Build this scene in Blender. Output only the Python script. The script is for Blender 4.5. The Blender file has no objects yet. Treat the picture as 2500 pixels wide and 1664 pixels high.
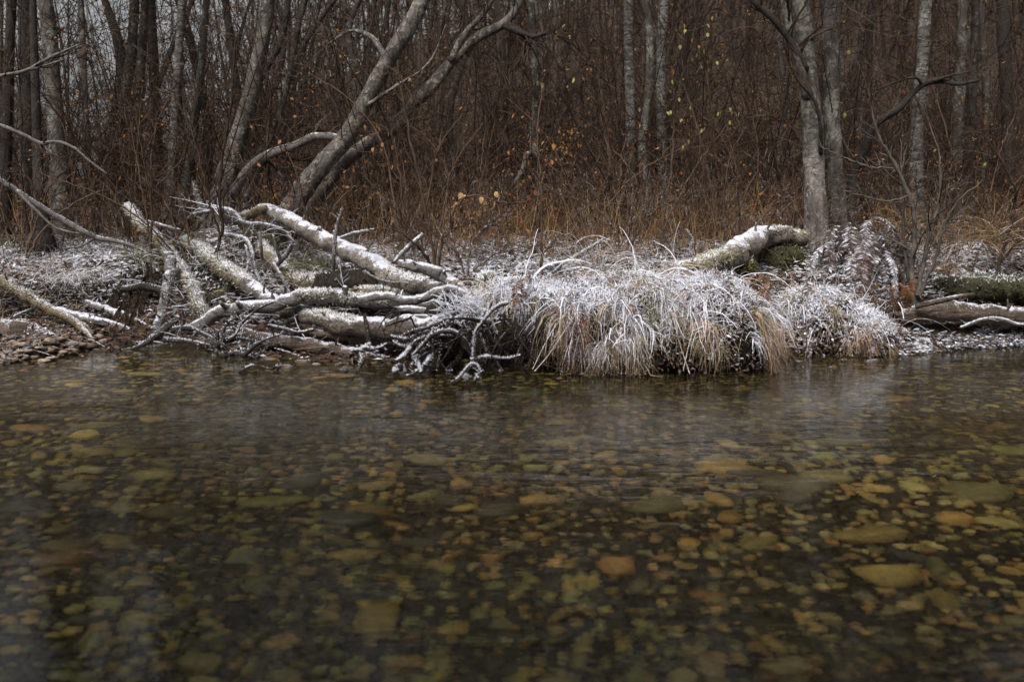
import bpy, math
import numpy as np
from mathutils import Vector

SC = bpy.context.scene
rng = np.random.default_rng(11)

# ------------------------------------------------------------------ camera
CAM_H = 1.3
PITCH = math.atan(312 / 2430.6)
cam_d = bpy.data.cameras.new('camera')
cam = bpy.data.objects.new('camera', cam_d)
SC.collection.objects.link(cam)
cam.location = (0, 0, CAM_H)
cam.rotation_euler = (math.radians(90) - PITCH, 0, 0)
cam_d.sensor_width = 36
cam_d.lens = 35
cam_d.clip_start = 0.05
cam_d.clip_end = 600
cam_d.dof.use_dof = True
cam_d.dof.focus_distance = 8.9
cam_d.dof.aperture_fstop = 2.4
SC.camera = cam

# ------------------------------------------------------------------ sky, sun, exposure
SUN_EL, SUN_AZ = math.radians(54), math.radians(205)      # azimuth from +Y, clockwise
w = bpy.data.worlds.new('World'); SC.world = w; w.use_nodes = True
nt = w.node_tree; nt.nodes.clear()
sky = nt.nodes.new('ShaderNodeTexSky'); sky.sky_type = 'NISHITA'
sky.sun_disc = False; sky.sun_elevation = SUN_EL; sky.sun_rotation = SUN_AZ
sky.air_density = 1.0; sky.dust_density = 5.0; sky.ozone_density = 1.0
hs = nt.nodes.new('ShaderNodeHueSaturation'); hs.inputs['Saturation'].default_value = 0.13
bg = nt.nodes.new('ShaderNodeBackground'); bg.inputs['Strength'].default_value = 0.06
wo = nt.nodes.new('ShaderNodeOutputWorld')
nt.links.new(sky.outputs[0], hs.inputs['Color']); nt.links.new(hs.outputs[0], bg.inputs['Color'])
nt.links.new(bg.outputs[0], wo.inputs[0])
sl = bpy.data.lights.new('sun', 'SUN'); sl.energy = 1.5; sl.angle = math.radians(24); sl.color = (1.0, 0.97, 0.93)
so = bpy.data.objects.new('sun', sl); SC.collection.objects.link(so)
sdir = Vector((math.sin(SUN_AZ) * math.cos(SUN_EL), math.cos(SUN_AZ) * math.cos(SUN_EL), math.sin(SUN_EL)))
so.rotation_euler = sdir.to_track_quat('Z', 'Y').to_euler()
so.location = (0, -5, 20)
SC.view_settings.view_transform = 'Standard'
SC.view_settings.look = 'None'
SC.view_settings.exposure = 1.1
SC.view_settings.gamma = 1
SC.view_settings.use_curve_mapping = False
SC.render.engine = 'CYCLES'
SC.cycles.use_denoising = True
SC.cycles.max_bounces = 8
SC.cycles.diffuse_bounces = 3
SC.cycles.glossy_bounces = 3
SC.cycles.transmission_bounces = 6
SC.cycles.caustics_refractive = True
SC.cycles.caustics_reflective = False
SC.cycles.sample_clamp_indirect = 4.0

# ------------------------------------------------------------------ pixel helpers (2500 x 1664 frame)
FPX = 2430.6
cT, sT = math.cos(PITCH), math.sin(PITCH)

def at(px, py, Y):
    xc = (px - 1250) / FPX; yc = -(py - 832) / FPX
    dy = cT + yc * sT; dz = -sT + yc * cT
    t = Y / dy
    return np.array([xc * t, Y, CAM_H + dz * t])

def wat(px, py, z=0.0):
    xc = (px - 1250) / FPX; yc = -(py - 832) / FPX
    dy = cT + yc * sT; dz = -sT + yc * cT
    t = (z - CAM_H) / dz
    return np.array([xc * t, dy * t, z])

def unit(a):
    return a / np.maximum(np.linalg.norm(a, axis=-1, keepdims=True), 1e-9)

# ------------------------------------------------------------------ smooth noise
class VNoise:
    def __init__(s, seed, n=64):
        s.t = np.random.default_rng(seed).uniform(-1, 1, (n, n)); s.n = n
    def __call__(s, x, y):
        x = np.asarray(x, float); y = np.asarray(y, float)
        i = np.floor(x).astype(int); j = np.floor(y).astype(int)
        fx = x - i; fy = y - j
        fx = fx * fx * (3 - 2 * fx); fy = fy * fy * (3 - 2 * fy)
        n = s.n; a = s.t[i % n, j % n]; b = s.t[(i + 1) % n, j % n]; c = s.t[i % n, (j + 1) % n]; d = s.t[(i + 1) % n, (j + 1) % n]
        return (a * (1 - fx) + b * fx) * (1 - fy) + (c * (1 - fx) + d * fx) * fy
vn = VNoise(3)
def fbm(x, y, o=4):
    s = 0; a = 1
    for k in range(o):
        s = s + a * vn(x * 2 ** k + 17 * k, y * 2 ** k + 9 * k); a *= .5
    return s / 1.9

def sm(a, b, x):
    t = np.clip((np.asarray(x, float) - a) / (b - a), 0, 1)
    return t * t * (3 - 2 * t)

# ------------------------------------------------------------------ terrain shape
_sh = [(-900, 905), (-250, 900), (0, 893), (100, 886), (200, 868), (238, 846), (262, 826), (330, 818), (420, 820), (470, 838), (520, 860),
       (650, 874), (800, 882), (950, 884), (1100, 876), (1250, 872), (1500, 868), (1750, 868), (1900, 868), (2000, 860),
       (2200, 868), (2350, 852), (2500, 846), (2800, 842), (3400, 838)]
_shw = np.array([wat(a, b)[:2] for a, b in _sh])
_o = np.argsort(_shw[:, 0]); _shw = _shw[_o]
def shore(x):
    return np.interp(x, _shw[:, 0], _shw[:, 1]) + 0.05 * fbm(np.asarray(x) * 2.3, 4.2)
_bf = [(-900, 10.6), (0, 10.5), (250, 10.6), (420, 10.75), (560, 10.2), (900, 9.9), (1200, 9.25), (1500, 9.2), (1900, 9.3), (2250, 9.75), (2500, 10.0), (3400, 10.3)]
_bfx = np.array([(p - 1250) / FPX * y for p, y in _bf]); _bfy = np.array([y for p, y in _bf])
def foot(x):
    return np.maximum(np.interp(x, _bfx, _bfy) + 0.12 * fbm(np.asarray(x) * 1.7, 8.8), shore(x) + 0.12)

def hill_slope(az):
    return np.interp(az, [-0.60, -0.42, -0.25, -0.1, 0.1, 0.35, 0.6], [0.02, 0.05, 0.13, 0.21, 0.27, 0.33, 0.36])

def H(x, y):
    x = np.asarray(x, float); y = np.asarray(y, float)
    s = shore(x); f = foot(x)
    # bed
    d = np.clip(s - y, 0, None)
    bed = -(0.16 * sm(0, 0.7, d) + 0.20 * sm(0.4, 3.0, d) + 0.06 * sm(2.5, 5.5, d)) + 0.03 * fbm(x * 1.1 + 3, y * 1.1) * sm(.2, 1., d)
    bed = bed + 0.9 * sm(-1.2, -4.5, y)            # near bank behind the camera
    # bank
    u = np.clip((y - s) / np.maximum(f - s, .05), 0, 1)
    low = 0.20 * u ** 1.2
    st = 0.52 * sm(0, 0.75, y - f) + 0.22 * sm(.5, 2.0, y - f) + 0.22 * sm(1.5, 5, y - f)
    hump = 0.36 * np.exp(-(((x + 3.35) / .75) ** 2 + ((y - 11.35) / .6) ** 2))
    hump = hump + 0.12 * np.exp(-(((x - 3.2) / .8) ** 2 + ((y - 10.6) / .5) ** 2))
    az = x / np.maximum(y, 5)
    far = np.clip(y - 15, 0, 57)
    hl = far * hill_slope(az) * sm(0, 14, far)
    rough = (0.07 * fbm(x * 1.3, y * 1.3 + 31) + 0.035 * fbm(x * 5, y * 5)) * sm(0, 1.0, y - s)
    land = low + st + hump + hl + rough + 0.35 * fbm(x * .12, y * .12) * sm(0, 12, far)
    return np.where(y < s, bed, land)

def hit(px, py, y0=6., y1=15.):
    xc = (px - 1250) / FPX; yc = -(py - 832) / FPX; dy = cT + yc * sT; dz = -sT + yc * cT
    yy = np.linspace(y0, y1, 700); t = yy / dy; z = np.maximum(H(xc * t, yy), 0.)
    k = np.nonzero(CAM_H + dz * t <= z)[0]
    k = k[0] if len(k) else 0
    return np.array([xc * t[k], yy[k], float(H(xc * t[k], yy[k]))])

# ------------------------------------------------------------------ mesh collector
class G:
    def __init__(s):
        s.v = []; s.c = []; s.q = []; s.t = []; s.n = 0
    def add(s, v, q=None, t=None, c=(.5, .5, .5, 0)):
        v = np.asarray(v, np.float32).reshape(-1, 3)
        c = np.asarray(c, np.float32)
        if c.ndim == 1: c = np.broadcast_to(c, (len(v), 4))
        s.v.append(v); s.c.append(c.reshape(-1, 4))
        if q is not None and len(q): s.q.append(np.asarray(q, np.int64).reshape(-1, 4) + s.n)
        if t is not None and len(t): s.t.append(np.asarray(t, np.int64).reshape(-1, 3) + s.n)
        s.n += len(v)
    def mesh(s, name, mat, loc=(0, 0, 0), smooth=True):
        v = np.concatenate(s.v) - np.asarray(loc, np.float32)
        c = np.concatenate(s.c)
        q = np.concatenate(s.q) if s.q else np.zeros((0, 4), np.int64)
        t = np.concatenate(s.t) if s.t else np.zeros((0, 3), np.int64)
        me = bpy.data.meshes.new(name)
        me.vertices.add(len(v)); me.vertices.foreach_set('co', v.astype(np.float32).ravel())
        li = np.concatenate([q.ravel(), t.ravel()]).astype(np.int32)
        me.loops.add(len(li)); me.loops.foreach_set('vertex_index', li)
        ls = np.concatenate([np.arange(len(q)) * 4, len(q) * 4 + np.arange(len(t)) * 3]).astype(np.int32)
        lt = np.concatenate([np.full(len(q), 4), np.full(len(t), 3)]).astype(np.int32)
        me.polygons.add(len(ls)); me.polygons.foreach_set('loop_start', ls); me.polygons.foreach_set('loop_total', lt)
        me.polygons.foreach_set('use_smooth', np.full(len(ls), smooth))
        ca = me.color_attributes.new('col', 'FLOAT_COLOR', 'POINT')
        ca.data.foreach_set('color', c.astype(np.float32).ravel())
        me.update(calc_edges=True)
        me.materials.append(mat)
        return me
    def build(s, name, mat, parent=None, loc=None, smooth=True):
        if loc is None: loc = tuple(parent.location) if parent else (0, 0, 0)
        base = np.asarray(loc, np.float32)
        if parent is not None:                      # world position of the parent chain
            p = parent; base = np.zeros(3, np.float32)
            while p: base = base + np.array(p.location, np.float32); p = p.parent
        me = s.mesh(name, mat, base, smooth)
        o = bpy.data.objects.new(name, me); SC.collection.objects.link(o)
        if parent is not None: o.parent = parent
        else: o.location = tuple(float(a) for a in base)
        return o

def tag(o, label, cat=None, group=None, kind=None):
    o['label'] = label
    if cat: o['category'] = cat
    if group: o['group'] = group
    if kind: o['kind'] = kind
    return o

def thing(name, label, cat, loc, group=None):
    o = bpy.data.objects.new(name, None); SC.collection.objects.link(o)
    o.empty_display_size = .1
    o.location = tuple(float(a) for a in loc)
    return tag(o, label, cat, group)

def stuff(o):
    o['kind'] = 'stuff'; return o

# ------------------------------------------------------------------ shapes
def spline(pts, n):
    p = np.asarray(pts, float)
    if len(p) < 3:
        t = np.linspace(0, 1, n)[:, None]; return p[0] * (1 - t) + p[-1] * t
    d = np.r_[0, np.cumsum(np.linalg.norm(np.diff(p[:, :3], axis=0), axis=1) + 1e-6)]
    m = np.gradient(p, d, axis=0)
    u = np.linspace(0, d[-1], n)
    i = np.clip(np.searchsorted(d, u, side='right') - 1, 0, len(p) - 2)
    h = (d[i + 1] - d[i])[:, None]; t = ((u - d[i])[:, None]) / h
    return ((2 * t ** 3 - 3 * t ** 2 + 1) * p[i] + (t ** 3 - 2 * t ** 2 + t) * h * m[i]
            + (-2 * t ** 3 + 3 * t ** 2) * p[i + 1] + (t ** 3 - t ** 2) * h * m[i + 1])

def pxpath(lst, n):
    """lst of (px, py, Y, half width px) -> points, radii"""
    a = np.array([np.r_[at(px, py, Y), r * Y / FPX] for px, py, Y, r in lst])
    b = spline(a, n)
    return b[:, :3], np.maximum(b[:, 3], .0015)

def frames(P):
    T = unit(np.gradient(P, axis=0))
    ref = np.array([0., 0., 1.]) if abs(T[0, 2]) < .8 else np.array([0., 1., 0.])
    u = unit(np.cross(T[0], ref)); U = [u]
    for k in range(1, len(P)):
        u = u - T[k] * np.dot(u, T[k]); u = u / np.linalg.norm(u); U.append(u)
    U = np.array(U); return T, U, np.cross(T, U)

def wood(g, P, R, sides=12, rough=.07, c=(.3, .28, .25, 0), jag=(0, 0), seed=0, knots=3):
    r = np.random.default_rng(seed + 5)
    P = np.asarray(P, float); R = np.asarray(R, float)
    T, U, V = frames(P)
    L = np.r_[0, np.cumsum(np.linalg.norm(np.diff(P, axis=0), axis=1))]
    a = np.linspace(0, 2 * np.pi, sides, endpoint=False)
    ca, sa = np.cos(a), np.sin(a)
    nz = np.zeros((len(P), sides))
    for k in range(6):
        f = r.uniform(1.5, 14); m = r.integers(1, 4)
        nz += r.uniform(.3, 1) * np.sin(f * L[:, None] * 1.3 + r.uniform(0, 6) + m * a[None] + np.sin(2 * L[:, None] + k))
    nz *= rough / 2
    lump_ = VNoise(seed + 50, 32); nz += rough * .9 * lump_(L[:, None] / max(R.mean(), .01) * .9 + 0 * a[None], 4 + 3 * np.cos(a)[None] + L[:, None] * 0) + rough * .5 * lump_(L[:, None] / max(R.mean(), .01) * 2.3, 11 + 5 * np.sin(a + 1)[None])
    for k in range(knots):
        l0 = r.uniform(0, L[-1]); a0 = r.uniform(0, 6.28)
        da = (a[None] - a0 + np.pi) % (2 * np.pi) - np.pi
        nz += r.uniform(.1, .3) * np.exp(-((L[:, None] - l0) / (1.3 * R.mean() + 1e-3)) ** 2 - (da / .6) ** 2)
    rr = R[:, None] * (1 + nz)
    X = P[:, None] + (U[:, None] * ca[None, :, None] + V[:, None] * sa[None, :, None]) * rr[..., None]
    if jag[0]: X[0] -= T[0] * (r.uniform(0, 1, sides) ** 2 * jag[0])[:, None]
    if jag[1]: X[-1] += T[-1] * (r.uniform(0, 1, sides) ** 2 * jag[1])[:, None]
    K = len(P)
    i = np.arange(K - 1)[:, None] * sides; j = np.arange(sides)[None]; jn = (j + 1) % sides
    q = np.stack([i + j, i + jn, i + sides + jn, i + sides + j], -1).reshape(-1, 4)
    v = X.reshape(-1, 3); n0 = len(v)
    v = np.vstack([v, P[0] + T[0] * R[0] * .15, P[-1] - T[-1] * R[-1] * .15])
    j = np.arange(sides); jn = (j + 1) % sides
    t = np.vstack([np.stack([jn, j, np.full(sides, n0)], -1), np.stack([(K - 1) * sides + j, (K - 1) * sides + jn, np.full(sides, n0 + 1)], -1)])
    g.add(v, q, t, c)

def tubes(g, P, R, sides=3, C=(.1, .07, .05, 0)):
    P = np.asarray(P, float); N, K, _ = P.shape
    if N == 0: return
    R = np.broadcast_to(R, (N, K))
    T = unit(np.gradient(P, axis=1))
    mt = unit(T.mean(1)); ref = np.where(np.abs(mt[:, 2:3]) < .7, np.array([[0, 0, 1.]]), np.array([[.92, .39, 0.]]))
    U = unit(np.cross(T, ref[:, None])); V = np.cross(T, U)
    a = np.linspace(0, 2 * np.pi, sides, endpoint=False)
    X = P[:, :, None] + (U[:, :, None] * np.cos(a)[None, None, :, None] + V[:, :, None] * np.sin(a)[None, None, :, None]) * R[:, :, None, None]
    b = (np.arange(N) * K * sides)[:, None, None]; i = (np.arange(K - 1) * sides)[None, :, None]; j = np.arange(sides)[None, None]; jn = (j + 1) % sides
    q = np.stack([b + i + j, b + i + jn, b + i + sides + jn, b + i + sides + j], -1).reshape(-1, 4)
    C = np.asarray(C, float)
    if C.ndim == 2: C = np.repeat(C, K * sides, 0)
    elif C.ndim == 3: C = np.repeat(C.reshape(-1, 4), sides, 0)
    g.add(X, q, None, C)

def ribbons(g, P, W, C, side=None, r=rng):
    P = np.asarray(P, float); N, K, _ = P.shape
    W = np.broadcast_to(W, (N, K))
    T = unit(np.gradient(P, axis=1))
    if side is None: side = unit(r.normal(size=(N, 3)))
    S = unit(np.cross(T, side[:, None]))
    X = np.stack([P - S * W[..., None] / 2, P + S * W[..., None] / 2], 2)
    b = (np.arange(N) * K * 2)[:, None]; i = (np.arange(K - 1) * 2)[None]
    q = np.stack([b + i, b + i + 1, b + i + 3, b + i + 2], -1).reshape(-1, 4)
    C = np.asarray(C, float)
    if C.ndim == 2: C = np.repeat(C, K * 2, 0)
    elif C.ndim == 3: C = np.repeat(C.reshape(-1, 4), 2, 0)
    g.add(X, q, None, C)

def strands(g, P, R, sides, C):
    ribbons(g, P, np.broadcast_to(R, P.shape[:2]) * 2.5, C, None, rng)

def leaflets(g, p, d, n, L, W, C, fold=.25):
    """flat folded leaves: p base, d direction, n normal"""
    N = len(p); d = unit(d); s = unit(np.cross(d, n)); n = np.cross(s, d)
    L = np.broadcast_to(L, N)[:, None]; W = np.broadcast_to(W, N)[:, None]
    mid = p + d * L * .45
    X = np.stack([p, mid + s * W / 2 + n * W * fold, p + d * L, mid - s * W / 2 + n * W * fold], 1)
    b = np.arange(N) * 4
    t = np.stack([np.stack([b, b + 1, b + 2], -1), np.stack([b, b + 2, b + 3], -1)], 1).reshape(-1, 3)
    C = np.asarray(C, float)
    if C.ndim == 2: C = np.repeat(C, 4, 0)
    g.add(X, None, t, C)

def spikes(g, p, d, L, W, C, r=rng):
    N = len(p); d = unit(d); u = unit(np.cross(d, r.normal(size=(N, 3)))); v = np.cross(d, u)
    L = np.broadcast_to(L, N)[:, None]; W = np.broadcast_to(W, N)[:, None]
    X = [p + (u * math.cos(a) + v * math.sin(a)) * W / 2 for a in (0, 2.094, 4.189)] + [p + d * L]
    X = np.stack(X, 1); b = np.arange(N) * 4
    t = np.stack([np.stack([b, b + 1, b + 3], -1), np.stack([b + 1, b + 2, b + 3], -1), np.stack([b + 2, b, b + 3], -1)], 1).reshape(-1, 3)
    C = np.asarray(C, float)
    if C.ndim == 2: C = np.repeat(C, 4, 0)
    g.add(X, None, t, C)

def on_tube(P, R, n, amax, t0=0, t1=1, r=rng):
    K = len(P); t = r.uniform(t0, t1, n) * (K - 1); i = np.minimum(t.astype(int), K - 2); f = (t - i)[:, None]
    p = P[i] * (1 - f) + P[i + 1] * f; T = unit(P[i + 1] - P[i]); rr = (R[i] * (1 - f[:, 0]) + R[i + 1] * f[:, 0])[:, None]
    up = np.array([0, 0, 1.]); up = np.where(np.abs(T[:, 2:3]) > .95, np.array([[0, -1., 0]]), up)
    u = unit(up - T * (T * up).sum(-1, keepdims=True)); v = np.cross(T, u)
    a = (r.normal(0, amax * .55, n))[:, None]
    nn = u * np.cos(a) + v * np.sin(a)
    return p + nn * rr * .97, nn, T, rr[:, 0]

def grow(P, R, m, t0, t1, l0, l1, K=5, spread=.9, up=.25, wig=.25, rr=.55, taper=.35, r=rng):
    N, Kp, _ = P.shape
    t = r.uniform(t0, t1, (N, m)) * (Kp - 1); i = np.minimum(t.astype(int), Kp - 2); f = (t - i)[..., None]
    ix = np.arange(N)[:, None]
    b = P[ix, i] * (1 - f) + P[ix, i + 1] * f
    T = unit(P[ix, i + 1] - P[ix, i])
    r0 = (R[ix, i] * (1 - f[..., 0]) + R[ix, i + 1] * f[..., 0]) * rr
    rv = r.normal(size=b.shape); rv = unit(rv - T * (rv * T).sum(-1, keepdims=True))
    sp = r.normal(spread, .2, (N, m))[..., None]
    d = T * np.cos(sp) + rv * np.sin(sp); d[..., 2] += up * .6; d = unit(d)
    L = r.uniform(l0, l1, (N, m)) * (1.1 - .5 * t / (Kp - 1))
    b = b.reshape(-1, 3); d = d.reshape(-1, 3); L = L.reshape(-1); r0 = r0.reshape(-1)
    out = [b]; p = b
    for k in range(K - 1):
        d = d + r.normal(size=d.shape) * wig; d[:, 2] += up * .12; d = unit(d)
        p = p + d * (L / (K - 1))[:, None]; out.append(p)
    return np.stack(out, 1), r0[:, None] * np.linspace(1, taper, K)[None]

def stone_mesh(g, c, s, seed, lev, col, rz=0.):
    import bmesh
    r = np.random.default_rng(seed)
    v, t = ICO[lev]
    v = v.copy()
    for k in range(4):
        d = unit(r.normal(size=3)); v *= (1 + r.uniform(-.22, .22) * np.tanh(2 * (v @ d)))[:, None]
    for k in range(6):                              # planed faces
        d = unit(r.normal(size=3)); h = r.uniform(.5, .85); e = np.clip(v @ d - h, 0, None); v -= d * e[:, None] * .85
    v += r.normal(0, .02, v.shape)
    v = v * np.asarray(s)
    cz, sz = math.cos(rz), math.sin(rz)
    v = np.stack([v[:, 0] * cz - v[:, 1] * sz, v[:, 0] * sz + v[:, 1] * cz, v[:, 2]], -1)
    g.add(v + np.asarray(c), None, t, col)
def _ico(lev):
    import bmesh
    bm = bmesh.new(); bmesh.ops.create_icosphere(bm, subdivisions=lev, radius=1)
    bm.verts.ensure_lookup_table(); v = np.array([x.co[:] for x in bm.verts]); t = np.array([[x.index for x in f.verts] for f in bm.faces]); bm.free()
    return v, t
ICO = {k: _ico(k) for k in (1, 2, 3)}

# ------------------------------------------------------------------ materials
def newmat(name):
    m = bpy.data.materials.new(name); m.use_nodes = True
    n = m.node_tree; n.nodes.clear()
    return m, n, n.nodes, n.links

def nd(N, typ, **kw):
    x = N.new(typ)
    for k, v in kw.items():
        if k.startswith('i_'):
            x.inputs[k[2:].replace('_', ' ')].default_value = v
        else: setattr(x, k, v)
    return x

def noise(N, L, vec, scale, detail=4, rough=.6, dist=0):
    x = nd(N, 'ShaderNodeTexNoise'); x.inputs['Scale'].default_value = scale; x.inputs['Detail'].default_value = detail
    x.inputs['Roughness'].default_value = rough; x.inputs['Distortion'].default_value = dist
    if vec is not None: L.new(vec, x.inputs['Vector'])
    return x.outputs['Fac']

def mapr(N, L, val, a, b, c=0., d=1.):
    x = nd(N, 'ShaderNodeMapRange'); x.clamp = True; x.interpolation_type = 'SMOOTHSTEP'
    for i, q in zip((1, 2, 3, 4), (a, b, c, d)): x.inputs[i].default_value = q
    L.new(val, x.inputs[0]); return x.outputs[0]

def math_(N, L, op, a, b=None, c=None):
    x = nd(N, 'ShaderNodeMath', operation=op)
    for i, q in enumerate((a, b, c)):
        if q is None: continue
        if isinstance(q, (int, float)): x.inputs[i].default_value = q
        else: L.new(q, x.inputs[i])
    return x.outputs[0]

def mixc(N, L, f, a, b):
    x = nd(N, 'ShaderNodeMix', data_type='RGBA')
    for i, q in ((0, f), (6, a), (7, b)):
        if isinstance(q, (int, float)): x.inputs[i].default_value = q
        elif isinstance(q, tuple): x.inputs[i].default_value = (*q[:3], 1)
        else: L.new(q, x.inputs[i])
    return x.outputs[2]

FROST = (.77, .775, .85)

def out(N, L, col, rough, bump=None, bs=.3, bd=.01, spec=.3):
    p = nd(N, 'ShaderNodeBsdfPrincipled'); o = nd(N, 'ShaderNodeOutputMaterial')
    if isinstance(col, tuple): p.inputs['Base Color'].default_value = (*col, 1)
    else: L.new(col, p.inputs['Base Color'])
    if isinstance(rough, (int, float)): p.inputs['Roughness'].default_value = rough
    else: L.new(rough, p.inputs['Roughness'])
    p.inputs['Specular IOR Level'].default_value = spec
    if bump is not None:
        b = nd(N, 'ShaderNodeBump'); b.inputs['Strength'].default_value = bs; b.inputs['Distance'].default_value = bd
        L.new(bump, b.inputs['Height']); L.new(b.outputs[0], p.inputs['Normal'])
    L.new(p.outputs[0], o.inputs[0])
    return p

def mat_veg(name, scale=55, var=.35, rough=.8, amp=1.6, lo=.35, hi=.75):
    """vertex colour plus frost amount (alpha) broken up by fine noise"""
    m, n, N, L = newmat(name)
    at_ = nd(N, 'ShaderNodeAttribute', attribute_name='col')
    g = nd(N, 'ShaderNodeNewGeometry')
    nz = noise(N, L, g.outputs['Position'], scale, 3)
    nz2 = noise(N, L, g.outputs['Position'], 9, 2)
    f = math_(N, L, 'ADD', at_.outputs['Alpha'], math_(N, L, 'MULTIPLY', math_(N, L, 'SUBTRACT', nz, .5), amp))
    f = math_(N, L, 'MULTIPLY', mapr(N, L, f, lo, hi), mapr(N, L, at_.outputs['Alpha'], .02, .3))
    hv = nd(N, 'ShaderNodeHueSaturation'); L.new(at_.outputs['Color'], hv.inputs['Color'])
    L.new(mapr(N, L, nz2, .25, .75, 1 - var, 1 + var), hv.inputs['Value'])
    c = mixc(N, L, f, hv.outputs[0], FROST)
    out(N, L, c, rough, spec=.2)
    return m

def mat_bark(name, c1, c2, lichen=(.3, .3, .25), lich=.4, frost=.5, moss=0., mosscol=(.16, .13, .04), dark=.4, scale=1., stretch=(1, 1, .35), rough=.85, bstr=.6, zclean=None):
    m, n, N, L = newmat(name)
    g = nd(N, 'ShaderNodeNewGeometry')
    mp = nd(N, 'ShaderNodeMapping'); mp.inputs['Scale'].default_value = stretch; L.new(g.outputs['Position'], mp.inputs['Vector'])
    a = noise(N, L, mp.outputs[0], 22 * scale, 6, .65, .4)
    b = noise(N, L, g.outputs['Position'], 7 * scale, 4, .6)
    d = noise(N, L, g.outputs['Position'], 34 * scale, 4, .7)
    e = noise(N, L, g.outputs['Position'], 120, 3, .6)
    c = mixc(N, L, mapr(N, L, a, .3, .7), c1, c2)
    lm = math_(N, L, 'MULTIPLY', mapr(N, L, math_(N, L, 'ADD', math_(N, L, 'MULTIPLY', b, .5), math_(N, L, 'MULTIPLY', d, .5)), .62 - .22 * lich, .72 - .22 * lich), min(1, lich * 1.6))
    c = mixc(N, L, lm, c, lichen)
    dk = math_(N, L, 'MULTIPLY', mapr(N, L, noise(N, L, mp.outputs[0], 13 * scale, 5, .7), .56, .7), dark)
    c = mixc(N, L, dk, c, tuple(x * .22 for x in c1))
    sx = nd(N, 'ShaderNodeSeparateXYZ'); L.new(g.outputs['Normal'], sx.inputs[0])
    if zclean:                                   # clean pale bark at the foot, dark lichen crust above it
        sz = nd(N, 'ShaderNodeSeparateXYZ'); L.new(g.outputs['Position'], sz.inputs[0])
        zz = mapr(N, L, math_(N, L, 'ADD', sz.outputs[2], math_(N, L, 'MULTIPLY', math_(N, L, 'SUBTRACT', b, .5), 1.2)), zclean, zclean + .35)
        cr = mixc(N, L, mapr(N, L, noise(N, L, g.outputs['Position'], 19, 5, .7), .4, .62), (.05, .043, .038), (.21, .20, .165))
        c = mixc(N, L, math_(N, L, 'MULTIPLY', zz, .85), c, cr)
    if moss:
        ms = math_(N, L, 'ADD', math_(N, L, 'MULTIPLY', sx.outputs[2], .35), b)
        c = mixc(N, L, mapr(N, L, ms, .95 - .5 * moss, 1.05 - .5 * moss), c, mosscol)
    if frost:
        fs = math_(N, L, 'ADD', math_(N, L, 'MULTIPLY', sx.outputs[2], .8), math_(N, L, 'ADD', math_(N, L, 'MULTIPLY', d, .9), math_(N, L, 'ADD', math_(N, L, 'MULTIPLY', e, .5), math_(N, L, 'MULTIPLY', math_(N, L, 'SUBTRACT', b, .62), 1.0))))
        th = 1.66 - .85 * frost
        c = mixc(N, L, math_(N, L, 'MULTIPLY', mapr(N, L, fs, th - .10, th + .20), .95), c, FROST)
    bh = math_(N, L, 'ADD', a, math_(N, L, 'MULTIPLY', d, .5))
    out(N, L, c, rough, bh, min(1, bstr * 1.3), .035, spec=.2)
    return m

def mat_ground(name):
    m, n, N, L = newmat(name)
    at_ = nd(N, 'ShaderNodeAttribute', attribute_name='col'); g = nd(N, 'ShaderNodeNewGeometry')
    v = nd(N, 'ShaderNodeTexVoronoi'); v.inputs['Scale'].default_value = 26; L.new(g.outputs['Position'], v.inputs['Vector'])
    hv = nd(N, 'ShaderNodeHueSaturation'); L.new(at_.outputs['Color'], hv.inputs['Color'])
    sv = nd(N, 'ShaderNodeSeparateColor'); L.new(v.outputs['Color'], sv.inputs[0])
    L.new(mapr(N, L, sv.outputs[0], 0, 1, .45, 1.6), hv.inputs['Value'])
    f = math_(N, L, 'ADD', at_.outputs['Alpha'], math_(N, L, 'SUBTRACT', noise(N, L, g.outputs['Position'], 16, 6, .75), .5))
    f = math_(N, L, 'ADD', f, math_(N, L, 'MULTIPLY', math_(N, L, 'SUBTRACT', sv.outputs[1], .5), .35))
    f = math_(N, L, 'MULTIPLY', mapr(N, L, f, .5, .8), mapr(N, L, at_.outputs['Alpha'], .02, .2))
    c = mixc(N, L, f, hv.outputs[0], FROST)
    bh = math_(N, L, 'ADD', v.outputs['Distance'], noise(N, L, g.outputs['Position'], 30, 5, .7))
    out(N, L, c, .9, bh, .9, .03, spec=.15)
    return m

def mat_stone(name, wet=False):
    m, n, N, L = newmat(name)
    at_ = nd(N, 'ShaderNodeAttribute', attribute_name='col'); g = nd(N, 'ShaderNodeNewGeometry')
    a = noise(N, L, g.outputs['Position'], 14, 6, .7, .5); b = noise(N, L, g.outputs['Position'], 60, 4, .7)
    hv = nd(N, 'ShaderNodeHueSaturation'); L.new(at_.outputs['Color'], hv.inputs['Color'])
    L.new(mapr(N, L, math_(N, L, 'ADD', math_(N, L, 'MULTIPLY', a, .6), math_(N, L, 'MULTIPLY', b, .4)), .3, .7, .5, 1.45), hv.inputs['Value'])
    c = hv.outputs[0]
    sx = nd(N, 'ShaderNodeSeparateXYZ'); L.new(g.outputs['Normal'], sx.inputs[0])
    fs = math_(N, L, 'ADD', math_(N, L, 'MULTIPLY', sx.outputs[2], .5), b)
    c = mixc(N, L, math_(N, L, 'MULTIPLY', mapr(N, L, fs, .85, 1.15), at_.outputs['Alpha']), c, FROST)
    out(N, L, c, .5 if wet else .7, math_(N, L, 'ADD', a, math_(N, L, 'MULTIPLY', b, .4)), .5, .015, spec=.4 if wet else .25)
    return m

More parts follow.
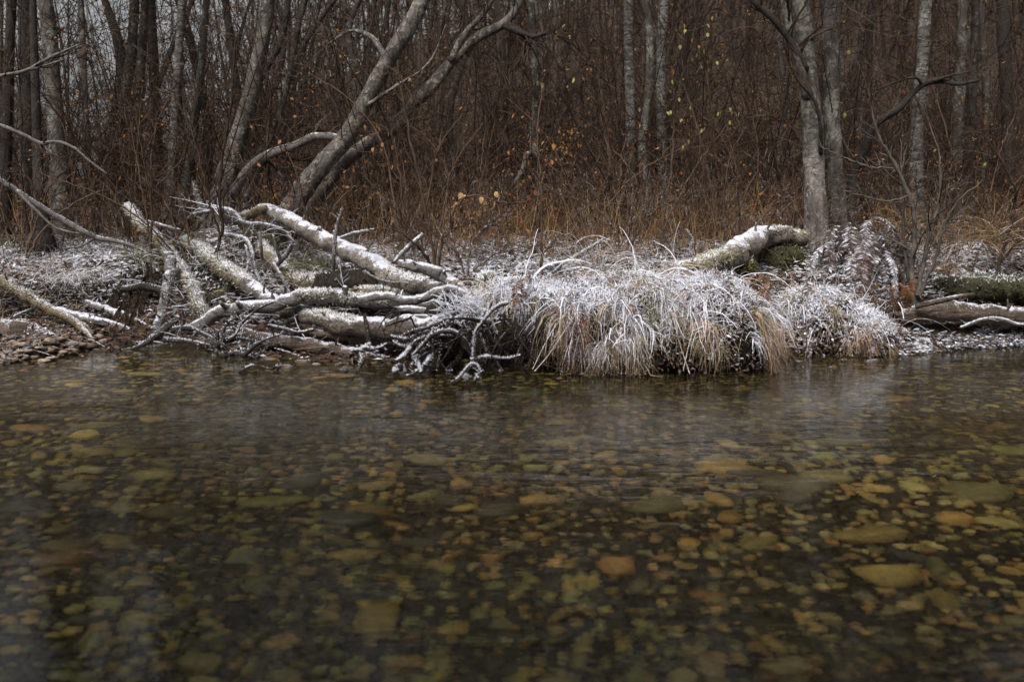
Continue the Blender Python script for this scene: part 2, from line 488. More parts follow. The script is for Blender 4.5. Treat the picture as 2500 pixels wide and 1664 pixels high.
def mat_water():
    m, n, N, L = newmat('river water')
    g = nd(N, 'ShaderNodeNewGeometry')
    def wv(sx, sy, rz, sc, det, dist):
        mp = nd(N, 'ShaderNodeMapping'); mp.inputs['Scale'].default_value = (sx, sy, 1); mp.inputs['Rotation'].default_value = (0, 0, rz)
        L.new(g.outputs['Position'], mp.inputs['Vector'])
        return noise(N, L, mp.outputs[0], sc, det, .55, dist)
    big = wv(.45, 1.1, .10, 2.2, 2, .6)
    mid = wv(.38, 1.0, -.14, 7.5, 3, .8)
    fine = wv(.45, 1.0, .20, 27, 2, .5)
    patch = mapr(N, L, wv(.5, 1, .05, .55, 2, .3), .35, .65, .35, 1.25)
    sp = nd(N, 'ShaderNodeSeparateXYZ'); L.new(g.outputs['Position'], sp.inputs[0])
    rif = math_(N, L, 'MULTIPLY', mapr(N, L, sp.outputs[1], 3.6, 5.2), mapr(N, L, sp.outputs[1], 8.3, 7.0))
    rif = math_(N, L, 'MULTIPLY', rif, mapr(N, L, sp.outputs[0], -3.2, -.6)); rif = math_(N, L, 'MULTIPLY', rif, mapr(N, L, sp.outputs[0], 4.2, 1.4))
    rif = math_(N, L, 'MULTIPLY', rif, mapr(N, L, wv(.4, 1, .1, 1.1, 2, .5), .3, .6))
    h = math_(N, L, 'ADD', math_(N, L, 'MULTIPLY', big, 1.0), math_(N, L, 'MULTIPLY', mid, .40))
    h = math_(N, L, 'ADD', h, math_(N, L, 'MULTIPLY', fine, math_(N, L, 'MULTIPLY_ADD', rif, .06, .17)))
    h = math_(N, L, 'MULTIPLY', h, patch)
    b = nd(N, 'ShaderNodeBump'); b.inputs['Strength'].default_value = 1.0; b.inputs['Distance'].default_value = .0138
    L.new(h, b.inputs['Height'])
    p = nd(N, 'ShaderNodeBsdfPrincipled'); o = nd(N, 'ShaderNodeOutputMaterial')
    p.inputs['Base Color'].default_value = (.96, .90, .66, 1); p.inputs['Roughness'].default_value = .0
    p.inputs['IOR'].default_value = 1.333; p.inputs['Transmission Weight'].default_value = 1
    L.new(b.outputs[0], p.inputs['Normal']); L.new(p.outputs[0], o.inputs[0])
    return m

M = dict(
    veg=mat_veg('frosted plants'), litter=mat_veg('frosted litter', 22, .3, .85, 1.3, .22, .95), twig=mat_veg('bare twigs', 30, .3), leaf=mat_veg('dead leaves', 40, .25),
    ground=mat_ground('leaf litter and soil'), stone=mat_stone('dry stones'), wet=mat_stone('wet river stones', True), water=mat_water(),
    frost=mat_veg('hoar frost', 30, .08, .6),
    alder=mat_bark('grey alder bark', (.15, .13, .115), (.04, .034, .03), (.28, .27, .23), .55, .12, dark=.9, bstr=1., scale=.62),
    alder_pale=mat_bark('pale smooth bark', (.27, .235, .21), (.10, .085, .075), (.46, .43, .39), .55, .12, dark=.8, bstr=.9, scale=.6, moss=.06, mosscol=(.1, .1, .07), zclean=1.75),
    alder_lean=mat_bark('grey bark with yellow lichen', (.19, .165, .15), (.055, .047, .042), (.34, .31, .26), .55, .25, moss=.15, mosscol=(.22, .165, .06), dark=.9, bstr=1., scale=.62),
    birch=mat_bark('grey birch bark', (.20, .18, .165), (.05, .043, .038), (.31, .30, .27), .55, .1, dark=.95, stretch=(.5, .5, 1.5), bstr=1., scale=.62),
    dark=mat_bark('dark bark', (.055, .045, .04), (.03, .025, .022), (.10, .10, .08), .25, .1, dark=.5),
    dim=mat_bark('dim mottled bark', (.10, .085, .075), (.035, .03, .026), (.20, .19, .16), .5, .0, dark=.9, scale=.6),
    red=mat_bark('rotten red wood', (.16, .06, .03), (.07, .03, .02), (.12, .10, .07), .2, .1, dark=.6, stretch=(1, 1, .15)),
    limb=mat_bark('smooth limb bark', (.21, .185, .175), (.13, .115, .105), (.28, .27, .25), .35, .40, dark=.6),
    log_pale=mat_bark('frosted pale log', (.27, .235, .205), (.12, .10, .085), (.40, .37, .32), .4, .62, dark=.85, stretch=(.6, 1, 1), scale=.75, bstr=1., moss=.12, mosscol=(.17, .15, .08)),
    log_moss=mat_bark('mossy log', (.17, .125, .08), (.07, .05, .032), (.26, .23, .15), .4, .32, moss=.8, mosscol=(.17, .14, .085), dark=.6, bstr=1.),
    log_bare=mat_bark('weathered bare wood', (.22, .20, .19), (.105, .093, .087), (.32, .30, .285), .4, .66, dark=.85, stretch=(.3, .5, 1), scale=.9, bstr=1.),
    log_trunk=mat_bark('half barked trunk', (.16, .13, .11), (.06, .047, .04), (.27, .24, .20), .45, .66, dark=.9, stretch=(.3, .6, 1), scale=.8, bstr=1., moss=.14, mosscol=(.16, .13, .07)),
    log_brown=mat_bark('wet brown wood', (.15, .11, .085), (.06, .043, .034), (.24, .20, .165), .35, .40, dark=.85, stretch=(.25, 1, 1.4), rough=.6, scale=.8, bstr=1.),
    log_dark=mat_bark('dark wet wood', (.05, .04, .033), (.025, .02, .018), (.1, .09, .05), .25, .22, moss=.3, mosscol=(.1, .08, .02), dark=.5, rough=.6),
    root=mat_bark('frosted roots', (.085, .072, .068), (.035, .03, .028), (.14, .13, .125), .3, .40, dark=.7, scale=1.6),
    rootdark=mat_bark('dark wet roots', (.06, .04, .032), (.03, .02, .017), (.1, .08, .07), .2, .28, dark=.6, scale=1.6, rough=.55),
    soil=mat_bark('dark soil', (.035, .026, .02), (.018, .014, .011), (.07, .05, .035), .3, .16, dark=.6, rough=.8),
    mossbank=mat_bark('mossy soil', (.055, .045, .028), (.025, .022, .014), (.10, .10, .055), .5, .26, moss=.5, mosscol=(.055, .055, .024), dark=.6),
)
FR = np.array([.84, .845, .92, 1.])

# ================================================================== THE SETTING
xs = np.unique(np.concatenate([np.arange(-60, -7, 2.0), np.arange(-7, 7, .055), np.arange(7, 61, 2.0)]))
def sheet(name, ss, sign, mat, colf):
    X = np.repeat(xs[:, None], len(ss), 1); S = shore(xs)[:, None]
    Y = S + sign * ss[None]
    Z = H(X, Y + (1e-4 if sign > 0 else -1e-4))
    n, m = X.shape
    i = np.arange(n - 1)[:, None] * m; j = np.arange(m - 1)[None]
    q = np.stack([i + j, i + m + j, i + m + j + 1, i + j + 1], -1).reshape(-1, 4)
    if sign < 0: q = q[:, ::-1]
    g = G(); g.add(np.stack([X, Y, Z], -1), q, None, colf(X, Y, Z)); return g.build(name, mat)

def ground_col(X, Y, Z):
    u = Y - foot(X)
    c = np.zeros(X.shape + (4,))
    n1 = fbm(X * 3, Y * 3) * .5 + .5; n2 = fbm(X * .8 + 40, Y * .8) * .5 + .5
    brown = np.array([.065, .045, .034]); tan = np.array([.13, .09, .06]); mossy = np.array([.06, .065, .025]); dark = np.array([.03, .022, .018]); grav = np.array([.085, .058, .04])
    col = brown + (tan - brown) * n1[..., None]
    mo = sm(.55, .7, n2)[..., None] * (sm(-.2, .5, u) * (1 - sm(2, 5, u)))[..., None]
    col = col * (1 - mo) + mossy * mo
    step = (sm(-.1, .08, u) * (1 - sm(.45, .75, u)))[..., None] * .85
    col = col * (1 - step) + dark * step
    gr = (1 - sm(-.35, .0, u))[..., None]
    col = col * (1 - gr) + (grav * (.35 + .8 * n1[..., None])) * gr
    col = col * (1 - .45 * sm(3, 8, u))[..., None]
    fr = (.25 + .75 * sm(.3, .8, u)) * (1 - sm(1.6, 3.4, u)) * .5
    az = X / np.maximum(Y, 5)
    fr = fr * np.where(u < .0, .25, 1)
    rt = sm(.30, .36, az) * (1 - sm(-.2, .1, u)); fr = np.maximum(fr, rt * .52)   # frosted flat shore at the right
    c[..., :3] = col; c[..., 3] = fr
    return c
def bed_col(X, Y, Z):
    n1 = (fbm(X * 4, Y * 4) * .5 + .5)[..., None]
    c = np.zeros(X.shape + (4,)); c[..., :3] = np.array([.06, .05, .025]) * (.4 + n1); return c

ss_bank = np.unique(np.concatenate([np.arange(0, 5, .055), np.arange(5, 12, .25), np.arange(12, 110, 2.)]))
ss_bed = np.unique(np.concatenate([np.arange(0, 8, .08), np.arange(8, 26, .6)]))
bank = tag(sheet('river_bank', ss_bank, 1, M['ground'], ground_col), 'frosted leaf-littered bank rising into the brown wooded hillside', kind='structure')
bed = tag(sheet('river_bed', ss_bed, -1, M['ground'], bed_col), 'gravelly river bed under the clear shallow water', kind='structure')
g = G()
wx = np.linspace(-60, 60, 25); wy = np.linspace(-14, 11.6, 9)
X, Y = np.meshgrid(wx, wy, indexing='ij'); i = np.arange(24)[:, None] * 9; j = np.arange(8)[None]
g.add(np.stack([X, Y, X * 0], -1), np.stack([i + j, i + 9 + j, i + 10 + j, i + j + 1], -1).reshape(-1, 4))
tag(g.build('water', M['water']), 'clear shallow rippling river water over brown cobbles', kind='structure')

# ---- river bed stones
PAL = np.array([[.40, .25, .08], [.44, .29, .10], [.34, .25, .08], [.30, .25, .09], [.38, .21, .07], [.24, .21, .09], [.34, .28, .12], [.15, .13, .07], [.07, .062, .045], [.42, .32, .15]])
def stone_positions(n, ylo, yhi, dmin, r):
    pts = []; cell = {}
    while len(pts) < n:
        y = ylo + (yhi - ylo) * r.uniform() ** 1.15; x = r.uniform(-.56, .56) * (y + .6)
        k = (int(x / dmin), int(y / dmin))
        if any((x - a) ** 2 + (y - b) ** 2 < dmin ** 2 for dx in (-1, 0, 1) for dy in (-1, 0, 1) for a, b in cell.get((k[0] + dx, k[1] + dy), ())):
            n -= 0.02; continue
        cell.setdefault(k, []).append((x, y)); pts.append((x, y))
    return np.array(pts)
rs = np.random.default_rng(5)
big = stone_positions(760, 1.9, 9.2, .135, rs)
specials = [(2170, 1500, .17, .13, .09, 2), (1850, 1240, .2, .09, .07, 8), (2100, 1160, .15, .08, .06, 7)]
lst = []
for px, py, a, b, c, k in specials:
    p = wat(px, py, -.30); lst.append((p[0], p[1], a, b, c, PAL[k], 0.2))
for n_ in range(16):
    y = rs.uniform(2.2, 6.5); x = rs.uniform(-.5, .5) * y; a = rs.uniform(.16, .26); lst.append((x, y, a, a * rs.uniform(.5, .8), .07, PAL[rs.integers(1, 8)] * .6, rs.uniform(-.5, .5)))
for x, y in big:
    if y > shore(x) - .05: continue
    a = rs.lognormal(-2.78, .46); a = min(max(a, .035), .19); b = a * rs.uniform(.42, .9); c = min(a * rs.uniform(.3, .55), .07)
    lst.append((x, y, a, b, c, PAL[rs.integers(0, len(PAL))] * rs.uniform(.6, 1.15), rs.uniform(0, 3.1)))
def key(q): return -(q[2] * q[3]) / max(q[1], 1) ** 3 if abs(q[0]) < .53 * (q[1] + .3) else 0
lst.sort(key=key)
def drop_stone(g, q, seed, lev):
    x, y, a, b, c, col, rz = q; col = col * 1.05 * float(np.clip(.85 + 1.1 * fbm(x * .55 + 3, y * .8), .35, 1.35)); col = col * (np.array([.9, 1.04, .8]) if vn(x * .9, y * .9 + 30) > .1 else 1)
    if y > shore(x) - .45: c = c * .4; a = a * .6; b = b * .6
    z = float(H(x, y)) + c * .25
    stone_mesh(g, (x, y, z), (a, b, c), seed, lev, (*col, 0.), rz)
for n_, q in enumerate(lst[:295]):
    g = G(); drop_stone(g, q, n_, 2); g.build('stone', M['wet'], bed)
g = G()
for n_, q in enumerate(lst[295:]): drop_stone(g, q, 1000 + n_, 1)
small = stone_positions(6500, 1.9, 9.6, .043, rs)
for n_, (x, y) in enumerate(small):
    if y > shore(x) + .05: continue
    a = rs.uniform(.022, .06)
    drop_stone(g, (x, y, a, a * rs.uniform(.6, .9), a * rs.uniform(.35, .6), PAL[rs.integers(0, len(PAL))] * rs.uniform(.5, 1.1), rs.uniform(0, 3)), 3000 + n_, 1)
stuff(g.build('small_stones', M['wet'], bed))

# ---- dry cobbles of the gravel bar at the left, rocks along the shore
gb = np.array([[.30, .20, .13], [.33, .24, .17], [.25, .175, .12], [.20, .15, .115], [.07, .068, .065], [.28, .19, .125]])
rg = np.random.default_rng(21); k = 0; _last = (-4., 9.)
for n_ in range(900):
    px = rg.uniform(-20, 250); py = rg.uniform(735, 893)
    if py < 825 and rg.uniform() < .55: continue
    if py > 900 - .0022 * max(px, 0) ** 1.85: continue
    x, Yq, _z = hit(px, py)
    front = py > 820
    a = min(rg.lognormal(-3.0, .45), .1) if front else rg.uniform(.02, .06)
    if k >= 240: break
    g = G(); c = gb[rg.integers(0, 6)] * rg.uniform(.4, .9)
    stone_mesh(g, (x, Yq, float(H(x, Yq)) + a * .08), (a, a * rg.uniform(.55, .9), a * rg.uniform(.22, .4)), 500 + n_, 2 if front else 1, (*c, .35 if front else .4), rg.uniform(0, 3))
    g.build('cobble', M['stone'], bank); k += 1
g = G(); n = 2600
for n_ in range(n):
    px, py = rg.uniform(-20, 300), rg.uniform(745, 893)
    if py > 897 - .0022 * max(px, 0) ** 1.85: continue
    x, Yq, z = hit(px, py) if n_ % 2 else (lambda q: (q[0] + rg.normal(0, .1), q[1] + rg.normal(0, .12), 0))(_last)
    _last = (x, Yq); a = rg.uniform(.008, .024); c = gb[rg.integers(0, 6)] * rg.uniform(.5, 1.1)
    stone_mesh(g, (x, Yq, float(H(x, Yq)) + .003), (a, a * .8, a * .55), 20000 + n_, 1, (*c, .35), rg.uniform(0, 3))
stuff(g.build('gravel', M['stone'], bank))
for n_, (px, py, a, sh_) in enumerate([(660, 872, .13, 0), (700, 878, .10, 1), (745, 874, .12, 0), (790, 880, .10, 1), (830, 876, .09, 3), (620, 884, .07, 3), (860, 890, .07, 4),
        (250, 842, .05, 4), (600, 850, .07, 3), (2050, 872, .08, 3), (2110, 874, .10, 3), (2180, 880, .06, 4), (1960, 868, .06, 2), (230, 765, .11, 3), (105, 790, .09, 0), (62, 790, .07, 0),
        (870, 795, .08, 4), (800, 815, .10, 3), (2280, 862, .05, 3), (2010, 884, .05, 2)]):
    p = wat(px + rg.normal(0, 14), py + rg.normal(0, 5), .03); g = G(); a *= rg.uniform(.5, 1.1)
    stone_mesh(g, (p[0], p[1], -.01), (a, a * .8, a * rg.uniform(.35, .6)), 900 + n_, 2, (*(gb[sh_] * .38), .45), n_); g.build('rock', M['stone'], bank)

# ================================================================== STANDING TREES
TW = np.array([.066, .042, .029, 0.])        # bare twig colour
def twig_cols(N, r, base=TW, var=.35, frost=0.):
    c = np.tile(base, (N, 1)); c[:, :3] *= r.uniform(1 - var, 1 + var, (N, 1)); c[:, 3] = frost; return c

def make_tree(label, trunk, bark, name='tree', limbs=(), top=5.5, crown=1.3, lower=5, seed=0, group=None, sides=12, lean=None, cat='tree'):
    r = np.random.default_rng(seed + 77)
    P, R = pxpath(trunk, max(14, len(trunk) * 6))
    x0, y0 = P[0, 0], P[0, 1]; zb = float(H(x0, y0))
    root = thing(name, label, cat, (x0, y0, zb), group)
    if P[0, 2] > zb - .1:                                    # run the foot into the ground
        d = P[0] - P[1]; d = d / np.linalg.norm(d); d[2] = -abs(d[2]) - .3
        P = np.vstack([P[0] + d / abs(d[2]) * (P[0, 2] - zb + .15), P]); R = np.r_[R[0] * 1.12, R]
    R = R.copy(); R[:3] *= (1.2, 1.1, 1.04) if len(trunk[0]) else 1
    nv = len(P)
    # continue above the picture
    d = unit(P[-1] - P[-4])
    ext = []; p = P[-1]; dd = d.copy(); n = 9
    for k in range(n):
        dd = unit(dd + r.normal(0, .05, 3) + np.array([0, 0, .06])); p = p + dd * top / n; ext.append(p)
    if top > 0:
        P = np.vstack([P, ext]); R = np.r_[R, R[-1] * np.linspace(.95, .22, n)]
    g = G(); wood(g, P, R, sides, .06, seed=seed, knots=5); g.build('trunk', bark, root)
    for L in limbs:
        bk = bark
        if isinstance(L, tuple): L, bk = L
        p_, r_ = pxpath(L, len(L) * 5); g = G(); wood(g, p_, r_, 8, .08, seed=seed + 3); g.build('limb', bk, root)
        b1, q1 = grow(p_[None], r_[None], 10, .25, 1, .3, .8, 5, .8, .2, .25, .4, r=r)
        g = G(); tubes(g, b1, np.maximum(q1, .002), 3, twig_cols(len(b1), r)); b2, q2 = grow(b1, q1, 3, .3, 1, .15, .4, 4, .7, .1, .3, .6, r=r)
        strands(g, b2, np.maximum(q2, .0016), 3, twig_cols(len(b2), r)); g.build('twigs', M['twig'], root)
    if crown > 0:
        g = G(); K = len(P); pa, ra = P[None], R[None]
        nb = int(20 * crown)
        f0 = .2; f1 = nv / K
        b1, q1 = grow(pa, ra, nb, f1, .99, .9, 2.2, 7, .75, .35, .16, .38, r=r)
        if lower:
            c1, s1 = grow(pa, np.minimum(ra, .02), lower, f0, f1, .5, 1.3, 7, 1.1, .15, .22, .4, r=r)
            b1 = np.concatenate([b1, c1]); q1 = np.concatenate([q1, s1])
        tubes(g, b1, np.maximum(q1, .004), 5, twig_cols(len(b1), r, TW * np.array([1.2, 1.2, 1.2, 0])))
        b2, q2 = grow(b1, q1, 5, .25, 1, .35, .9, 5, .7, .2, .2, .55, r=r); strands(g, b2, np.maximum(q2, .003), 3, twig_cols(len(b2), r))
        b3, q3 = grow(b2, q2, 3, .25, 1, .15, .45, 4, .7, .1, .25, .6, r=r); strands(g, b3, np.maximum(q3, .0022), 3, twig_cols(len(b3), r))
        g.build('crown', M['twig'], root)
    return root

A = M['alder']
# leaning pair in the middle left
t1 = make_tree('thick grey trunk leaning right, yellow lichen near its foot', [(705, 525, 11.6, 29), (735, 470, 11.6, 26), (790, 400, 11.6, 23), (845, 335, 11.6, 21), (885, 262, 11.6, 20), (940, 160, 11.6, 19), (1000, 62, 11.6, 19), (1045, -25, 11.6, 17)],
               M['alder_lean'], 'leaning_tree', seed=1, sides=16, limbs=[[(948, 150, 11.6, 8), (905, 90, 11.7, 6), (860, 75, 11.8, 4), (800, 110, 11.9, 3)], [(890, 262, 11.55, 6), (960, 215, 11.3, 4), (1050, 150, 11.2, 3), (1090, 60, 11.2, 2)]])
make_tree('bent companion trunk kinked right, behind the thick leaning trunk', [(748, 525, 11.95, 19), (785, 468, 11.95, 17), (845, 392, 11.95, 16), (905, 345, 11.95, 15), (965, 312, 11.95, 16), (990, 272, 11.95, 16), (1050, 215, 11.95, 15), (1110, 142, 11.95, 13), (1170, 88, 11.95, 12), (1225, 62, 11.95, 11), (1262, 20, 11.95, 9), (1280, -30, 12, 8)],
          M['alder_lean'], 'leaning_tree', seed=2, top=3, limbs=[([(1100, 150, 11.9, 9), (1130, 90, 11.9, 8), (1190, 20, 11.9, 6), (1215, -30, 11.9, 5)], A), ([(1230, 62, 11.9, 8), (1270, 80, 11.8, 7), (1300, 90, 11.8, 5), (1340, 80, 11.8, 4), (1400, 110, 11.8, 3)], M['dark']),
              ([(1240, 60, 11.9, 7), (1285, 95, 11.85, 7), (1278, 130, 11.85, 4), (1258, 165, 11.85, 3)], M['dark'])])
make_tree('left leaning grey trunk with a smooth limb arching right', [(535, 520, 12.2, 36), (552, 440, 12.2, 27), (580, 340, 12.2, 22), (612, 235, 12.2, 20), (632, 140, 12.2, 18), (648, 60, 12.2, 16), (660, -25, 12.2, 15)],
          A, 'leaning_tree', seed=3, sides=16, limbs=[([(572, 470, 12.1, 13), (590, 440, 12.0, 12.5), (622, 400, 11.9, 12), (665, 374, 11.8, 11.5), (720, 356, 11.75, 11), (770, 334, 11.7, 10), (800, 333, 11.7, 9.5), (835, 340, 11.7, 9)], M['limb'])])
make_tree('thin straight leaning stem behind the arching limb', [(600, 505, 12.6, 10), (642, 388, 12.6, 8), (671, 312, 12.6, 7), (697, 230, 12.6, 6), (715, 140, 12.6, 5), (735, 40, 12.6, 4)], A, 'leaning_tree', seed=4, top=2, crown=.4)
# left side
lefts = [
 ('pale mottled trunk nearest the left edge, rising past a twig fork', [(152, 560, 12.6, 26), (147, 430, 12.6, 24), (136, 300, 12.6, 20), (126, 166, 12.6, 19), (118, 60, 12.6, 18), (108, -20, 12.6, 17)], A),
 ('black silhouetted trunk at the upper left corner', [(80, 600, 14, 22), (76, 380, 14, 20), (68, 160, 14, 19), (62, -20, 14, 18)], M['dark']),
 ('squat dark trunk foot beside the frosted left bank', [(104, 590, 11.9, 27), (100, 545, 11.9, 23), (95, 480, 11.9, 15), (92, 380, 12.0, 12), (86, 200, 12, 10), (80, -20, 12, 8)], M['dark']),
 ('narrow brownish trunk left of the mossy log end', [(238, 560, 13, 13), (228, 480, 13, 11), (214, 380, 13, 9), (205, 200, 13, 8), (196, -20, 13, 7)], M['alder_lean']),
 ('pale trunk with swollen foot in the left wood', [(262, 540, 14.5, 20), (268, 470, 14.5, 17), (275, 400, 14.5, 13), (292, 300, 14.5, 12), (318, 150, 14.5, 12), (330, -20, 14.5, 11)], M['dim']),
 ('slim grey trunk right of the swollen pale one', [(320, 530, 15, 15), (326, 440, 15, 12), (336, 330, 15, 11), (345, 150, 15, 10), (356, -20, 15, 10)], M['dim']),
 ('upright pale trunk right of a black gap', [(412, 550, 13.2, 15), (418, 460, 13.2, 13), (422, 360, 13.2, 11), (432, 200, 13.2, 10), (445, -20, 13.2, 9)], M['birch']),
 ('faint grey trunk touching the frosted hump', [(452, 540, 13.6, 16), (458, 450, 13.6, 13), (470, 340, 13.6, 11), (490, 180, 13.6, 9), (505, -20, 13.6, 8)], M['dim']),
 ('thin dark trunk forking before bright sky gaps', [(300, 540, 16, 12), (300, 300, 16, 12), (290, 110, 16, 12), (262, 20, 16, 9), (240, -40, 16, 8)], M['dark']),
 ('straight black trunk in the dense left wood', [(385, 540, 16, 13), (380, 300, 16, 12), (372, 100, 16, 12), (365, -20, 16, 11)], M['dark']),
 ('black slanting trunk above the left leaning tree', [(500, 520, 15.5, 12), (505, 300, 15.5, 11), (470, 120, 15.5, 10), (430, -20, 15.5, 9)], M['dark']),
 ('dim dark trunk at the very left border', [(12, 620, 13.5, 16), (14, 400, 13.5, 14), (20, 200, 13.5, 12), (30, -20, 13.5, 11)], M['dark']),
 ('dark trunk between two leaning trees', [(610, 520, 15, 12), (590, 300, 15, 10), (565, 120, 15, 9), (548, -20, 15, 9)], M['dark']),
]
for k, (lb, tr, bk) in enumerate(lefts):
    make_tree(lb, tr, bk, seed=20 + k, top=5., crown=1.2, lower=7)
# centre
make_tree('lichen-flecked slender trunk with a hanging broken limb', [(1318, 600, 12.4, 8), (1310, 470, 12.4, 9), (1303, 330, 12.4, 10), (1307, 250, 12.4, 9), (1303, 134, 12.4, 9), (1296, -20, 12.4, 8)], A, seed=40, top=3, crown=.8,
          limbs=[([(1306, 385, 12.35, 5), (1296, 376, 12.3, 6), (1286, 378, 12.2, 7), (1274, 420, 12.1, 6), (1255, 448, 12.1, 5), (1236, 474, 12.1, 3)], M['limb'])])
make_tree('straight grey trunk, left of the middle trio', [(1540, 575, 12.6, 15), (1541, 450, 12.6, 13), (1540, 300, 12.6, 12.5), (1536, 130, 12.6, 12), (1534, -20, 12.6, 11)], M['birch'], seed=41)
make_tree('wavy pale trunk, centre of the middle trio', [(1566, 590, 12.2, 13), (1572, 500, 12.2, 12), (1580, 440, 12.2, 12), (1570, 395, 12.2, 12), (1568, 350, 12.2, 10), (1578, 270, 12.2, 10), (1588, 180, 12.2, 11), (1586, 90, 12.2, 10), (1574, -20, 12.2, 9)], A, seed=42)
make_tree('straight mottled trunk, right of the middle trio', [(1630, 580, 12.8, 16), (1622, 450, 12.8, 13), (1615, 300, 12.8, 12), (1614, 130, 12.8, 12), (1622, -20, 12.8, 11)], M['birch'], seed=43)
make_tree('dark slanting trunk behind the middle trio', [(1585, 545, 15, 8), (1610, 350, 15, 8), (1650, 200, 15, 8), (1700, 0, 15, 7), (1706, -30, 15, 7)], M['dark'], seed=44, crown=.5)
make_tree('grey broken trunk stump among the brown grass', [(1738, 590, 12.0, 13), (1740, 540, 12.0, 10), (1744, 480, 12, 8), (1742, 452, 12, 5)], M['limb'], 'snag', seed=45, top=0, crown=0, lower=0)
# right
make_tree('big pale-footed trunk at the right, bark smooth and bright below', [(1996, 590, 10.6, 31), (1992, 520, 10.6, 28), (1988, 420, 10.6, 25), (1984, 330, 10.6, 24), (1976, 220, 10.6, 22), (1966, 110, 10.6, 21), (1950, -20, 10.6, 20)],
          M['alder_pale'], seed=50, sides=18, limbs=[([(1972, 240, 10.55, 12), (1950, 150, 10.5, 11), (1925, 60, 10.5, 10), (1910, -30, 10.5, 9)], A), ([(1968, 170, 10.5, 9), (1915, 80, 10.45, 8), (1870, 30, 10.4, 8), (1835, 0, 10.4, 7)], M['dark']),
             ([(2004, 375, 10.5, 6), (2002, 300, 10.35, 4.5), (1985, 240, 10.3, 4), (1950, 200, 10.25, 3), (1930, 160, 10.2, 2)], M['dark'])])
make_tree('lichen-mottled trunk close behind the big pale-footed one', [(2048, 575, 11.0, 25), (2044, 500, 11.0, 21), (2036, 380, 11.0, 20), (2030, 240, 11.0, 19), (2026, 110, 11.0, 19), (2022, -20, 11.0, 18)], A, seed=51, sides=16)
make_tree('rotten red-brown snag with a dark arm bending far right', [(2072, 570, 11.2, 14), (2078, 500, 11.2, 11), (2084, 430, 11.2, 10), (2114, 363, 11.1, 9.5), (2137, 306, 11.0, 9), (2194, 264, 10.9, 8.5), (2229, 228, 10.9, 7), (2252, 208, 10.9, 6.5), (2297, 197, 10.8, 7), (2336, 205, 10.7, 5), (2392, 196, 10.7, 3)],
          M['dark'], 'snag', seed=52, top=0, crown=0, limbs=[[(2252, 207, 10.9, 4), (2235, 190, 10.8, 3), (2190, 200, 10.8, 2.5), (2140, 220, 10.8, 2)], [(2280, 198, 10.8, 4), (2320, 185, 10.7, 3), (2370, 175, 10.7, 2)]])
make_tree('grey trunk above the small multi-stemmed birch', [(2244, 620, 12.2, 20), (2238, 500, 12.2, 18), (2236, 400, 12.2, 17), (2240, 290, 12.2, 15), (2252, 150, 12.2, 14), (2262, -20, 12.2, 13)], M['birch'], seed=53, sides=14)
make_tree('dim mottled trunk right of the bending dark arm', [(2322, 600, 13, 17), (2330, 480, 13, 15), (2336, 370, 13, 13), (2344, 200, 13, 13), (2350, -20, 13, 12)], M['dim'], seed=54)
make_tree('shadowy lichened trunk near the right border', [(2362, 560, 14.5, 12), (2366, 400, 14.5, 11), (2372, 250, 14.5, 11), (2380, 100, 14.5, 10), (2384, -20, 14.5, 10)], M['dim'], seed=55)
make_tree('thin speckled trunk nearest the right border', [(2396, 570, 13.6, 9), (2404, 400, 13.6, 8), (2408, 240, 13.6, 8), (2400, 100, 13.6, 7), (2396, -20, 13.6, 7)], M['dim'], seed=56)
make_tree('almost black trunk in the upper right corner', [(2460, 600, 14, 17), (2462, 350, 14, 15), (2452, 120, 14, 14), (2448, -20, 14, 13)], M['dark'], seed=57)
make_tree('slim dark trunk just right of the mottled pair', [(2120, 560, 13.6, 8), (2118, 400, 13.6, 8), (2122, 200, 13.6, 7), (2126, -20, 13.6, 7)], M['dark'], seed=58)
# trees deeper in the wood
rd = np.random.default_rng(99)
for k in range(24):
    Yq = rd.uniform(16, 26); px = rd.uniform(-60, 2560)
    wpx = rd.uniform(.04, .085) * FPX / Yq
    j = rd.normal(0, 18, 5) + np.linspace(0, rd.normal(0, 110), 5)
    zz = float(H((px - 1250) / FPX * Yq, Yq))
    pyb = 832 - FPX * math.tan(math.atan((zz - CAM_H) / Yq) + PITCH)
    tr = [(px + j[i], pyb + (-40 - pyb) * i / 4, Yq, wpx * (1.15 - .09 * i)) for i in range(5)]
    make_tree('slender bare tree deep in the dim brown wood', tr, [M['dim'], M['dark'], M['dark'], M['dark']][k % 4], seed=200 + k, top=5.5, crown=1.2, lower=6, group='bare trees deep in the wood', sides=8)

